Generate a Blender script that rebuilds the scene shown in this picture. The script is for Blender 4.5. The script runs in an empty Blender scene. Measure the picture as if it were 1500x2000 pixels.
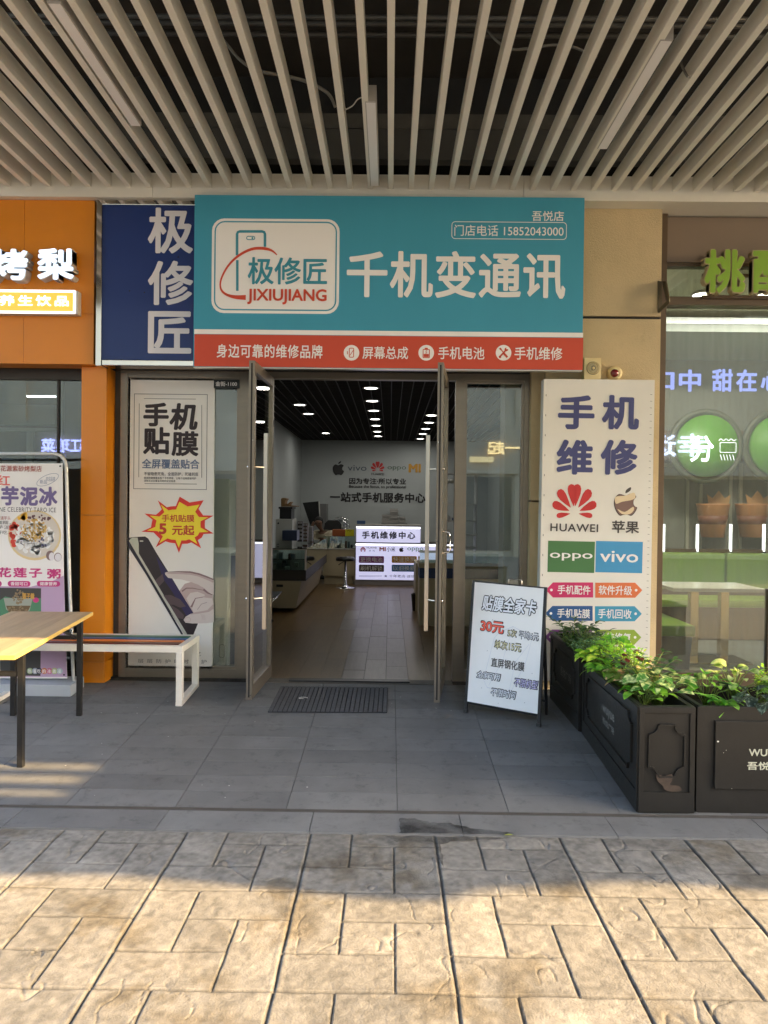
import bpy, bmesh, math, random
import numpy as np
from mathutils import Vector, Matrix
random.seed(7)
R = math.radians
scene = bpy.context.scene
COL = scene.collection

# ------------------------------------------------------------------ camera
F = 1390.0                       # focal length in pixels of the 1500x2000 photograph
CAM = Vector((0, 0, 1.52))
fwd = Vector((-0.0086, 1, -0.0094)).normalized()
rt = fwd.cross(Vector((0, 0, 1))).normalized()
up = rt.cross(fwd).normalized()
ROLL = 0.0115
rt, up = rt * math.cos(ROLL) + up * math.sin(ROLL), up * math.cos(ROLL) - rt * math.sin(ROLL)
cd = bpy.data.cameras.new('camera')
cam = bpy.data.objects.new('camera', cd); COL.objects.link(cam)
cd.sensor_fit = 'VERTICAL'; cd.sensor_height = 36; cd.lens = F / 2000 * 36
cd.clip_end = 500; cd.clip_start = 0.05
m3 = Matrix((rt, up, -fwd)).transposed()
cam.matrix_world = Matrix.Translation(CAM) @ m3.to_4x4()
scene.camera = cam

# ------------------------------------------------------------------ world, sun, exposure
SUN_EL, SUN_AZ = 27.0, 111.7
w = bpy.data.worlds.new('World'); scene.world = w; w.use_nodes = True
nt = w.node_tree; bg = nt.nodes['Background']
sky = nt.nodes.new('ShaderNodeTexSky'); sky.sky_type = 'NISHITA'; sky.sun_disc = False
sky.sun_elevation = R(SUN_EL); sky.sun_rotation = R(SUN_AZ); sky.air_density = 1.0; sky.dust_density = 2.0
nt.links.new(sky.outputs[0], bg.inputs[0]); bg.inputs[1].default_value = 0.15
sl = bpy.data.lights.new('sun', 'SUN'); sl.energy = 2.4; sl.angle = R(0.4); sl.color = (1.0, 0.70, 0.34)
sun = bpy.data.objects.new('sun', sl); COL.objects.link(sun)
e, a = R(SUN_EL), R(SUN_AZ)
SUNV = Vector((math.sin(a) * math.cos(e), math.cos(a) * math.cos(e), math.sin(e)))
sun.rotation_euler = SUNV.to_track_quat('Z', 'Y').to_euler(); sun.location = SUNV * 60
scene.view_settings.view_transform = 'Standard'; scene.view_settings.look = 'None'
scene.view_settings.exposure = 3.25; scene.view_settings.gamma = 1
scene.cycles.use_denoising = True; scene.cycles.caustics_reflective = False; scene.cycles.caustics_refractive = False
scene.cycles.max_bounces = 10; scene.cycles.diffuse_bounces = 5; scene.cycles.transparent_max_bounces = 16
scene.cycles.glossy_bounces = 4; scene.cycles.sample_clamp_indirect = 6

# ------------------------------------------------------------------ pixel of the photograph -> point at depth Y
def P(px, py, Y):
    d = fwd * F + rt * (px - 750) - up * (py - 1000)
    return CAM + d * ((Y - CAM.y) / d.y)
def PX(px, py, Y): return P(px, py, Y).x
def PZ(px, py, Y): return P(px, py, Y).z
def rect(x0, y0, x1, y1, Y):
    """pixel box -> level rectangle X0,X1,Z0,Z1 on the plane Y"""
    c = P((x0 + x1) / 2, (y0 + y1) / 2, Y); k = Y / F
    return c.x - (x1 - x0) / 2 * k, c.x + (x1 - x0) / 2 * k, c.z - (y1 - y0) / 2 * k, c.z + (y1 - y0) / 2 * k
RAMP0, RAMP1, SLOPE = 3.845, 6.04, 0.061
def gz(Y):
    if Y >= RAMP1: return 0.0
    if Y <= RAMP0: return -SLOPE * (RAMP1 - RAMP0)
    return -SLOPE * (RAMP1 - Y)

# ------------------------------------------------------------------ materials
def lin(c): return ((c / 255 + 0.055) / 1.055) ** 2.4 if c > 10 else c / 255 / 12.92
def C(r, g, b, k=1.0): return tuple(min(0.9, lin(v) * k) for v in (r, g, b))
MATS = {}
EMIT = 0.24                       # lit signs, scaled to the exposure
def M(name, col=(.5, .5, .5), rough=.5, metal=0.0, var=0.0, scale=6.0, bump=0.0, bscale=60.0, emit=0.0, ecol=None, spec=.5, stretch=None, attr=False, dirt=0.0, coat=0.0, dlo=.60):
    if name in MATS: return MATS[name]
    m = bpy.data.materials.new(name); MATS[name] = m; m.use_nodes = True
    n = m.node_tree; L = n.links.new; b = n.nodes['Principled BSDF']
    b.inputs['Base Color'].default_value = (*col, 1); b.inputs['Roughness'].default_value = rough
    b.inputs['Metallic'].default_value = metal; b.inputs['Specular IOR Level'].default_value = spec
    if coat: b.inputs['Coat Weight'].default_value = coat; b.inputs['Coat Roughness'].default_value = .1
    if emit:
        b.inputs['Emission Color'].default_value = (*(ecol or col), 1); b.inputs['Emission Strength'].default_value = emit * EMIT
    if var or bump or attr or dirt:
        tc = n.nodes.new('ShaderNodeTexCoord'); src = tc.outputs['Object']
        if stretch:
            mp = n.nodes.new('ShaderNodeMapping'); mp.inputs['Scale'].default_value = stretch
            L(src, mp.inputs[0]); src = mp.outputs[0]
    out = None
    if attr:
        at = n.nodes.new('ShaderNodeAttribute'); at.attribute_name = 'tone'; out = at.outputs['Color']
    if var:
        nz = n.nodes.new('ShaderNodeTexNoise'); nz.inputs['Scale'].default_value = scale; nz.inputs['Detail'].default_value = 6
        nz.inputs['Roughness'].default_value = .65; L(src, nz.inputs['Vector'])
        rp = n.nodes.new('ShaderNodeValToRGB'); rp.color_ramp.elements[0].position = .3; rp.color_ramp.elements[1].position = .7
        rp.color_ramp.elements[0].color = (1 - var, 1 - var, 1 - var * .95, 1); rp.color_ramp.elements[1].color = (1 + var * .5,) * 3 + (1,)
        L(nz.outputs['Fac'], rp.inputs[0])
        mx = n.nodes.new('ShaderNodeMix'); mx.data_type = 'RGBA'; mx.blend_type = 'MULTIPLY'; mx.inputs[0].default_value = 1
        if out: L(out, mx.inputs[6])
        else: mx.inputs[6].default_value = (*col, 1)
        L(rp.outputs[0], mx.inputs[7]); out = mx.outputs[2]
    if dirt:                                       # scattered spots and scuffs
        d = n.nodes.new('ShaderNodeTexNoise'); d.inputs['Scale'].default_value = 9; d.inputs['Detail'].default_value = 8; d.inputs['Roughness'].default_value = .75
        L(src, d.inputs['Vector'])
        rp = n.nodes.new('ShaderNodeValToRGB'); rp.color_ramp.elements[0].position = dlo; rp.color_ramp.elements[1].position = dlo + .16
        rp.color_ramp.elements[0].color = (1, 1, 1, 1); rp.color_ramp.elements[1].color = (1 - dirt, 1 - dirt, 1 - dirt, 1)
        L(d.outputs['Fac'], rp.inputs[0])
        mx = n.nodes.new('ShaderNodeMix'); mx.data_type = 'RGBA'; mx.blend_type = 'MULTIPLY'; mx.inputs[0].default_value = 1
        if out: L(out, mx.inputs[6])
        else: mx.inputs[6].default_value = (*col, 1)
        L(rp.outputs[0], mx.inputs[7]); out = mx.outputs[2]
    if out: L(out, b.inputs['Base Color'])
    if bump:
        nb = n.nodes.new('ShaderNodeTexNoise'); nb.inputs['Scale'].default_value = bscale; nb.inputs['Detail'].default_value = 5
        L(src, nb.inputs['Vector'])
        bn = n.nodes.new('ShaderNodeBump'); bn.inputs['Strength'].default_value = bump; bn.inputs['Distance'].default_value = .01
        L(nb.outputs['Fac'], bn.inputs['Height']); L(bn.outputs[0], b.inputs['Normal'])
        rr = n.nodes.new('ShaderNodeMapRange'); rr.inputs[3].default_value = max(0, rough - .08); rr.inputs[4].default_value = min(1, rough + .1)
        L(nb.outputs['Fac'], rr.inputs[0]); L(rr.outputs[0], b.inputs['Roughness'])
    return m
def glass(name, tint=(.92, .95, .93), refl=1.0, film=0.0, filmcol=(.5, .5, .45)):
    if name in MATS: return MATS[name]
    m = bpy.data.materials.new(name); MATS[name] = m; m.use_nodes = True
    n = m.node_tree; n.nodes.clear(); L = n.links.new
    o = n.nodes.new('ShaderNodeOutputMaterial'); tr = n.nodes.new('ShaderNodeBsdfTransparent'); tr.inputs[0].default_value = (*tint, 1)
    gl = n.nodes.new('ShaderNodeBsdfGlossy'); gl.inputs['Roughness'].default_value = 0.0; gl.inputs[0].default_value = (.95, .97, .96, 1)
    fr = n.nodes.new('ShaderNodeFresnel'); fr.inputs['IOR'].default_value = 1.5
    mu = n.nodes.new('ShaderNodeMath'); mu.operation = 'MULTIPLY'; mu.inputs[1].default_value = 1.9 * refl; mu.use_clamp = True
    L(fr.outputs[0], mu.inputs[0])
    mx = n.nodes.new('ShaderNodeMixShader'); L(mu.outputs[0], mx.inputs[0]); L(tr.outputs[0], mx.inputs[1]); L(gl.outputs[0], mx.inputs[2])
    last = mx.outputs[0]
    if film:                                        # dust film, thickened to lay haze over the pane
        df = n.nodes.new('ShaderNodeBsdfDiffuse'); df.inputs[0].default_value = (*filmcol, 1)
        tc = n.nodes.new('ShaderNodeTexCoord'); mp = n.nodes.new('ShaderNodeMapping'); mp.inputs['Scale'].default_value = (9, 1, .8)
        nz = n.nodes.new('ShaderNodeTexNoise'); nz.inputs['Scale'].default_value = 3; nz.inputs['Detail'].default_value = 8
        L(tc.outputs['Object'], mp.inputs[0]); L(mp.outputs[0], nz.inputs['Vector'])
        mr = n.nodes.new('ShaderNodeMapRange'); mr.inputs[1].default_value = .3; mr.inputs[2].default_value = .75; mr.inputs[3].default_value = film * .6; mr.inputs[4].default_value = film * 1.4
        L(nz.outputs['Fac'], mr.inputs[0])
        m2 = n.nodes.new('ShaderNodeMixShader'); L(mr.outputs[0], m2.inputs[0]); L(last, m2.inputs[1]); L(df.outputs[0], m2.inputs[2]); last = m2.outputs[0]
    L(last, o.inputs[0])
    return m
def leafmat(name, c1, c2, scale=14.0, pos=.5, rough=.38):
    if name in MATS: return MATS[name]
    m = bpy.data.materials.new(name); MATS[name] = m; m.use_nodes = True
    n = m.node_tree; L = n.links.new; b = n.nodes['Principled BSDF']; o = n.nodes['Material Output']
    tc = n.nodes.new('ShaderNodeTexCoord'); nz = n.nodes.new('ShaderNodeTexNoise'); nz.inputs['Scale'].default_value = scale; nz.inputs['Detail'].default_value = 3
    L(tc.outputs['Object'], nz.inputs['Vector'])
    rp = n.nodes.new('ShaderNodeValToRGB'); rp.color_ramp.elements[0].position = pos - .09; rp.color_ramp.elements[1].position = pos + .09
    rp.color_ramp.elements[0].color = (*c1, 1); rp.color_ramp.elements[1].color = (*c2, 1); L(nz.outputs['Fac'], rp.inputs[0])
    L(rp.outputs[0], b.inputs['Base Color']); b.inputs['Roughness'].default_value = rough
    t = n.nodes.new('ShaderNodeBsdfTranslucent'); mx = n.nodes.new('ShaderNodeMixShader'); mx.inputs[0].default_value = .3
    hs = n.nodes.new('ShaderNodeHueSaturation'); hs.inputs['Value'].default_value = 1.6; L(rp.outputs[0], hs.inputs['Color']); L(hs.outputs[0], t.inputs[0])
    L(b.outputs[0], mx.inputs[1]); L(t.outputs[0], mx.inputs[2]); L(mx.outputs[0], o.inputs[0])
    return m

# ------------------------------------------------------------------ objects
ORG = {}
def tag(o, label=None, cat=None, group=None, kind=None):
    if label: o['label'] = label
    if cat: o['category'] = cat
    if group: o['group'] = group
    if kind: o['kind'] = kind
    return o
def thing(name, label, cat, loc=(0, 0, 0), rz=0.0, group=None, local=False):
    o = bpy.data.objects.new(name, None); COL.objects.link(o); o.empty_display_size = .1
    o.location = loc; o.rotation_euler = (0, 0, rz); tag(o, label, cat, group)
    ORG[o.name] = Vector((0, 0, 0)) if local else Vector(loc)
    return o
def link(name, me, mats, parent=None, org=(0, 0, 0)):
    o = bpy.data.objects.new(name, me); COL.objects.link(o)
    for m in (mats if isinstance(mats, (list, tuple)) else [mats]): me.materials.append(m)
    if parent: o.parent = parent; ORG[o.name] = ORG[parent.name]
    else: o.location = org; ORG[o.name] = Vector(org)
    return o
class MB:
    """collects vertices and faces; build() links them as one mesh object"""
    def __init__(s): s.v = []; s.f = []; s.mi = []; s.sm = []; s.tone = {}
    def add(s, vs, fs, mi=0, smooth=False, tone=None):
        k = len(s.v); s.v += [tuple(x) for x in vs]
        for q in fs:
            if tone is not None: s.tone[len(s.f)] = tone
            s.f.append([i + k for i in q]); s.mi.append(mi); s.sm.append(smooth)
        return s
    def box(s, x0, x1, y0, y1, z0, z1, mi=0, mat=None, tone=None):
        vs = [Vector(p) for p in ((x0, y0, z0), (x1, y0, z0), (x1, y1, z0), (x0, y1, z0), (x0, y0, z1), (x1, y0, z1), (x1, y1, z1), (x0, y1, z1))]
        if mat: vs = [mat @ p for p in vs]
        return s.add(vs, [(3, 2, 1, 0), (4, 5, 6, 7), (0, 1, 5, 4), (1, 2, 6, 5), (2, 3, 7, 6), (3, 0, 4, 7)], mi, tone=tone)
    def hexa(s, b, t, mi=0):
        return s.add(list(b) + list(t), [(3, 2, 1, 0), (4, 5, 6, 7), (0, 1, 5, 4), (1, 2, 6, 5), (2, 3, 7, 6), (3, 0, 4, 7)], mi)
    def pbox(s, x0, y0, x1, y1, Y, th, mi=0):
        a, b, c, d = rect(x0, y0, x1, y1, Y); return s.box(a, b, Y, Y + th, c, d, mi)
    def bar(s, p, q, wx, wz, mi=0, upv=(0, 0, 1)):
        p, q = Vector(p), Vector(q); d = (q - p); L = d.length; d.normalize()
        u = Vector(upv)
        if abs(d.dot(u)) > .98: u = Vector((0, 1, 0))
        x = d.cross(u).normalized(); z = x.cross(d)
        vs = [b + x * (i * wx / 2) + z * (j * wz / 2) for b in (p, q) for i, j in ((-1, -1), (1, -1), (1, 1), (-1, 1))]
        return s.add(vs, [(0, 1, 2, 3), (7, 6, 5, 4), (0, 4, 5, 1), (1, 5, 6, 2), (2, 6, 7, 3), (3, 7, 4, 0)], mi)
    def tube(s, pts, r, n=8, mi=0, caps=True):
        pts = [Vector(p) for p in pts]; rs = r if isinstance(r, (list, tuple)) else [r] * len(pts); k = len(s.v); ref = None
        for i, p in enumerate(pts):
            d = (pts[min(i + 1, len(pts) - 1)] - pts[max(i - 1, 0)]).normalized()
            if ref is None: ref = Vector((0, 0, 1)) if abs(d.z) < .9 else Vector((1, 0, 0))
            x = d.cross(ref).normalized(); y = d.cross(x).normalized(); ref = -y if False else ref
            s.v += [tuple(p + (x * math.cos(2 * math.pi * j / n) + y * math.sin(2 * math.pi * j / n)) * rs[i]) for j in range(n)]
        for i in range(len(pts) - 1):
            for j in range(n):
                s.f.append([k + i * n + j, k + i * n + (j + 1) % n, k + (i + 1) * n + (j + 1) % n, k + (i + 1) * n + j]); s.mi.append(mi); s.sm.append(True)
        if caps:
            s.f.append([k + j for j in range(n)][::-1]); s.mi.append(mi); s.sm.append(False)
            s.f.append([k + (len(pts) - 1) * n + j for j in range(n)]); s.mi.append(mi); s.sm.append(False)
        return s
    def lathe(s, c, prof, n=20, mi=0, axis='z'):
        c = Vector(c); k = len(s.v)
        for r, h in prof:
            for j in range(n):
                a = 2 * math.pi * j / n; q = (r * math.cos(a), r * math.sin(a), h)
                if axis == 'y': q = (q[0], q[2], q[1])
                s.v.append(tuple(c + Vector(q)))
        for i in range(len(prof) - 1):
            for j in range(n):
                q = [k + i * n + j, k + i * n + (j + 1) % n, k + (i + 1) * n + (j + 1) % n, k + (i + 1) * n + j]
                s.f.append(q if axis == 'z' else q[::-1]); s.mi.append(mi); s.sm.append(True)
        for b in (0, len(prof) - 1):
            if prof[b][0] > 1e-4:
                s.f.append([k + b * n + j for j in range(n)]); s.mi.append(mi); s.sm.append(False)
        return s
    def prism(s, pts, dv, mi=0):
        """planar outline extruded by vector dv"""
        pts = [Vector(p) for p in pts]; n = len(pts); dv = Vector(dv)
        return s.add(pts + [p + dv for p in pts], [list(range(n)), list(range(2 * n - 1, n - 1, -1))] + [(i, i + n, (i + 1) % n + n, (i + 1) % n) for i in range(n)], mi)
    def mesh(s, off=Vector((0, 0, 0)), bevel=0.0):
        me = bpy.data.meshes.new('m'); me.from_pydata([(x - off.x, y - off.y, z - off.z) for x, y, z in s.v], [], s.f)
        me.polygons.foreach_set('material_index', s.mi); me.polygons.foreach_set('use_smooth', s.sm)
        if s.tone:
            at = me.color_attributes.new('tone', 'FLOAT_COLOR', 'CORNER')
            for p in me.polygons:
                t = s.tone.get(p.index, (.5, .5, .5))
                for li in p.loop_indices: at.data[li].color = (*t, 1)
        if not s.tone:
            bm = bmesh.new(); bm.from_mesh(me)
            bmesh.ops.recalc_face_normals(bm, faces=bm.faces)
            if bevel:
                es = [e for e in bm.edges if len(e.link_faces) == 2 and not (e.link_faces[0].smooth and e.link_faces[1].smooth) and e.calc_face_angle(0) > .5]
                bmesh.ops.bevel(bm, geom=es, offset=bevel, segments=2, profile=.7, affect='EDGES', clamp_overlap=True)
            bm.to_mesh(me); bm.free()
        me.update(); return me
    def build(s, name, mats, parent=None, bevel=0.0, org=(0, 0, 0)):
        off = ORG[parent.name] if parent else Vector(org)
        return link(name, s.mesh(off, bevel), mats, parent, org)

# ------------------------------------------------------------------ printing and lettering
_tc = {}
def glyphs(s, bold=0.0, extrude=0.0, shear=0.0, space=1.0):
    key = (s, bold, extrude, shear, space)
    if key not in _tc:
        c = bpy.data.curves.new('t', 'FONT'); c.body = s; c.size = 1; thick = max(bold, 0) * .9; c.offset = min(bold, 0); c.extrude = extrude; c.shear = shear
        c.space_character = space; c.resolution_u = 3
        o = bpy.data.objects.new('t', c); COL.objects.link(o); bpy.context.view_layer.update()
        me = bpy.data.meshes.new_from_object(o.evaluated_get(bpy.context.evaluated_depsgraph_get()))
        v = np.zeros(len(me.vertices) * 3); me.vertices.foreach_get('co', v); v = v.reshape(-1, 3)
        fs = [list(p.vertices) for p in me.polygons]
        if thick > 0:                                   # heavier strokes: the glyph repeated round a small circle, each a hair higher
            nv = len(v); vs = [v]; k = 8 if thick > .02 else 6
            for i in range(k):
                q = v.copy(); q[:, 0] += thick * math.cos(2 * math.pi * (i + .5) / k); q[:, 1] += thick * math.sin(2 * math.pi * (i + .5) / k)
                if extrude: q[:, 2] *= 1 + .012 * (i + 1)
                else: q[:, 2] = (i + 1) * 1.0
                vs.append(q)
            fs = [[a + j * nv for a in f] for j in range(k + 1) for f in fs]; v = np.concatenate(vs)
        bpy.data.objects.remove(o); bpy.data.curves.remove(c); bpy.data.meshes.remove(me)
        lo, hi = v.min(0), v.max(0); v[:, :2] = (v[:, :2] - lo[:2]) / (hi[:2] - lo[:2])
        _tc[key] = (v, fs)
    return _tc[key]
class Sheet:
    """a printed surface: points given in photograph pixels on the plane Y (level in the world), or in local u,v of a frame"""
    def __init__(s, parent, Y=None, frame=None, tilt=0.0):
        s.p, s.Y, s.frame, s.n, s.tilt = parent, Y, frame, 0.0, tilt
    def at(s, x, y, lift=0.0):
        if s.frame: return s.frame(x, y, lift)
        return P(x, y, s.Y - lift)
    def level(s, x0, y0, x1, y1):
        """function mapping fractions (right, up) of a pixel box to points, level in the world"""
        if s.frame: return lambda a, b, l: s.frame(x0 + (x1 - x0) * a, y1 + (y0 - y1) * b, l)
        X0, X1, Z0, Z1 = rect(x0, y0, x1, y1, s.Y); t = math.tan(s.tilt); xm = (X0 + X1) / 2; zm = (Z0 + Z1) / 2
        def f(a, b, l):
            x, z = (a - .5) * (X1 - X0), (b - .5) * (Z1 - Z0)
            return Vector((xm + x - z * -t, s.Y - l, zm + z - x * t))
        return f
    def text(s, txt, x0, y0, x1, y1, mat, bold=.02, lift=.002, name='lettering', shear=0.0, space=1.0, mirror=False):
        v, fs = glyphs(txt, bold, 0, shear, space); f = s.level(x0, y0, x1, y1)
        mb = MB(); mb.add([f(1 - p[0] if mirror else p[0], p[1], lift + p[2] * .00012) for p in v], fs)
        return mb.build(name, mat, s.p)
    def solid(s, txt, x0, y0, x1, y1, mat, depth, bold=.03, lift=.0, name='letter', shear=0.0):
        v, fs = glyphs(txt, bold, .5, shear); f = s.level(x0, y0, x1, y1); mb = MB()
        mb.add([f(p[0], p[1], lift - (.5 - p[2]) * depth) for p in v], fs)
        return mb.build(name, mat, s.p)
    def poly(s, pts, mat, lift=.002, name='print', smooth=0):
        if smooth: pts = spline(pts, smooth)
        mb = MB(); mb.add([s.at(x, y, lift) for x, y in pts], [list(range(len(pts)))])
        return mb.build(name, mat, s.p)
    def polys(s, many, mat, lift=.002, name='print'):
        mb = MB()
        for pts in many: mb.add([s.at(x, y, lift) for x, y in pts], [list(range(len(pts)))])
        return mb.build(name, mat, s.p)
    def rbox(s, x0, y0, x1, y1, mat, r=0.0, lift=.002, name='print'):
        f = s.level(x0, y0, x1, y1); pts = rrect(x0, y0, x1, y1, r)
        mb = MB(); mb.add([f((x - x0) / (x1 - x0), (y1 - y) / (y1 - y0), lift) for x, y in pts], [list(range(len(pts)))])
        return mb.build(name, mat, s.p)
    def outline(s, x0, y0, x1, y1, t, mat, r=0.0, lift=.002, name='border'):
        f = s.level(x0, y0, x1, y1); o = rrect(x0, y0, x1, y1, r); i = rrect(x0 + t, y0 + t, x1 - t, y1 - t, max(r - t, 0)); n = len(o)
        g = lambda x, y: f((x - x0) / (x1 - x0), (y1 - y) / (y1 - y0), lift)
        mb = MB(); mb.add([g(*p) for p in o] + [g(*p) for p in i], [(k, (k + 1) % n, (k + 1) % n + n, k + n) for k in range(n)])
        return mb.build(name, mat, s.p)
    def stroke(s, pts, t, mat, lift=.002, name='line', smooth=0):
        if smooth: pts = spline(pts, smooth, False)
        ts = t if isinstance(t, (list, tuple)) else [t, t]; L, Rr = [], []; n = len(pts)
        for i, (x, y) in enumerate(pts):
            a, b = pts[max(i - 1, 0)], pts[min(i + 1, n - 1)]; dx, dy = b[0] - a[0], b[1] - a[1]; d = math.hypot(dx, dy) or 1
            q = i / (n - 1) * (len(ts) - 1); k = min(int(q), len(ts) - 2); w_ = (ts[k] + (ts[k + 1] - ts[k]) * (q - k)) / 2
            L.append((x - dy / d * w_, y + dx / d * w_)); Rr.append((x + dy / d * w_, y - dx / d * w_))
        mb = MB(); mb.add([s.at(x, y, lift) for x, y in L + Rr], [(i, i + 1, n + i + 1, n + i) for i in range(n - 1)])
        return mb.build(name, mat, s.p)
    def disc(s, x, y, rx, mat, ry=None, lift=.002, name='print', n=28):
        ry = ry or rx
        return s.poly([(x + rx * math.cos(2 * math.pi * k / n), y + ry * math.sin(2 * math.pi * k / n)) for k in range(n)], mat, lift, name)
def rrect(x0, y0, x1, y1, r):
    out = []
    for cx, cy, a0 in ((x1 - r, y0 + r, -90), (x1 - r, y1 - r, 0), (x0 + r, y1 - r, 90), (x0 + r, y0 + r, 180)):
        for k in range(6):
            a = R(a0 + 18 * k); out.append((cx + max(r, 1e-3) * math.cos(a), cy + max(r, 1e-3) * math.sin(a)))
    return out
def spline(pts, k, closed=True):
    n = len(pts); out = []
    g = (lambda i: pts[i % n]) if closed else (lambda i: pts[min(max(i, 0), n - 1)])
    for i in range(n if closed else n - 1):
        p0, p1, p2, p3 = g(i - 1), g(i), g(i + 1), g(i + 2)
        for j in range(k):
            t = j / k
            out.append(tuple(.5 * (2 * b + (c - a_) * t + (2 * a_ - 5 * b + 4 * c - d) * t * t + (3 * b - a_ - 3 * c + d) * t ** 3) for a_, b, c, d in zip(p0, p1, p2, p3)))
    if not closed: out.append(pts[-1])
    return out
def petals(cx, cy, w_, h):
    """eight-petalled red flower mark: list of outlines in a box centred on cx,cy"""
    base = (cx, cy + h * .36); out = []
    for ang, ln, wd, sh in ((8, .84, .135, 0), (40, .86, .135, 0), (70, .80, .12, 0), (98, .62, .075, 0)):
        for sg in (-1, 1):
            a_ = R(ang) * sg; d = (math.sin(a_), -math.cos(a_)); nrm = (-d[1], d[0]); o = []
            for t, k in ((.24, .05), (.45, .55), (.7, .98), (.86, 1.0), (.96, .7), (1.0, .1)):
                o.append((t * ln, k * wd))
            pts = [(d[0] * t + nrm[0] * k, d[1] * t + nrm[1] * k) for t, k in o] + [(d[0] * t - nrm[0] * k, d[1] * t - nrm[1] * k) for t, k in o[::-1]]
            out.append([(base[0] + x * w_ * .62, base[1] + y * h * .98) for x, y in pts])
    return out
def fruit(cx, cy, h):
    """bitten fruit mark: body and leaf outlines"""
    b = [(0, -.22), (.16, -.29), (.30, -.26), (.38, -.18), (.29, -.06), (.28, .08), (.34, .17), (.41, .21), (.33, .38), (.20, .50), (.06, .46), (-.08, .47), (-.22, .49), (-.36, .30), (-.42, .06), (-.38, -.14), (-.25, -.27), (-.12, -.26)]
    l = [(.0, -.30), (.02, -.42), (.18, -.52), (.17, -.40)]
    return [(cx + x * h, cy + y * h) for x, y in spline(b, 3)], [(cx + x * h, cy + y * h) for x, y in spline(l, 3)]
# ================================================================== palette
WHITE = M('white_print', (.80, .78, .75), .5)
BEIGE = M('beige_metal_paint', (.80, .77, .68), .45, var=.06, scale=3, bump=.05, bscale=30)
CHAMP = M('bronze_aluminium', (.25, .215, .17), .38, .7, var=.08, scale=4, stretch=(1, 1, 6))
STEEL = M('brushed_steel', (.62, .56, .48), .28, 1.0, var=.08, scale=20, stretch=(8, 8, .5))
CHROME = M('chrome', (.75, .75, .75), .08, 1.0)
BLACK = M('black_paint', (.012, .012, .013), .4, var=.2, scale=12)
DARK = M('dark_matt', (.018, .017, .016), .8, var=.3, scale=4)
INK = M('ink_black', (.02, .018, .018), .6)
GLASS = glass('clear_glass')

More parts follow.
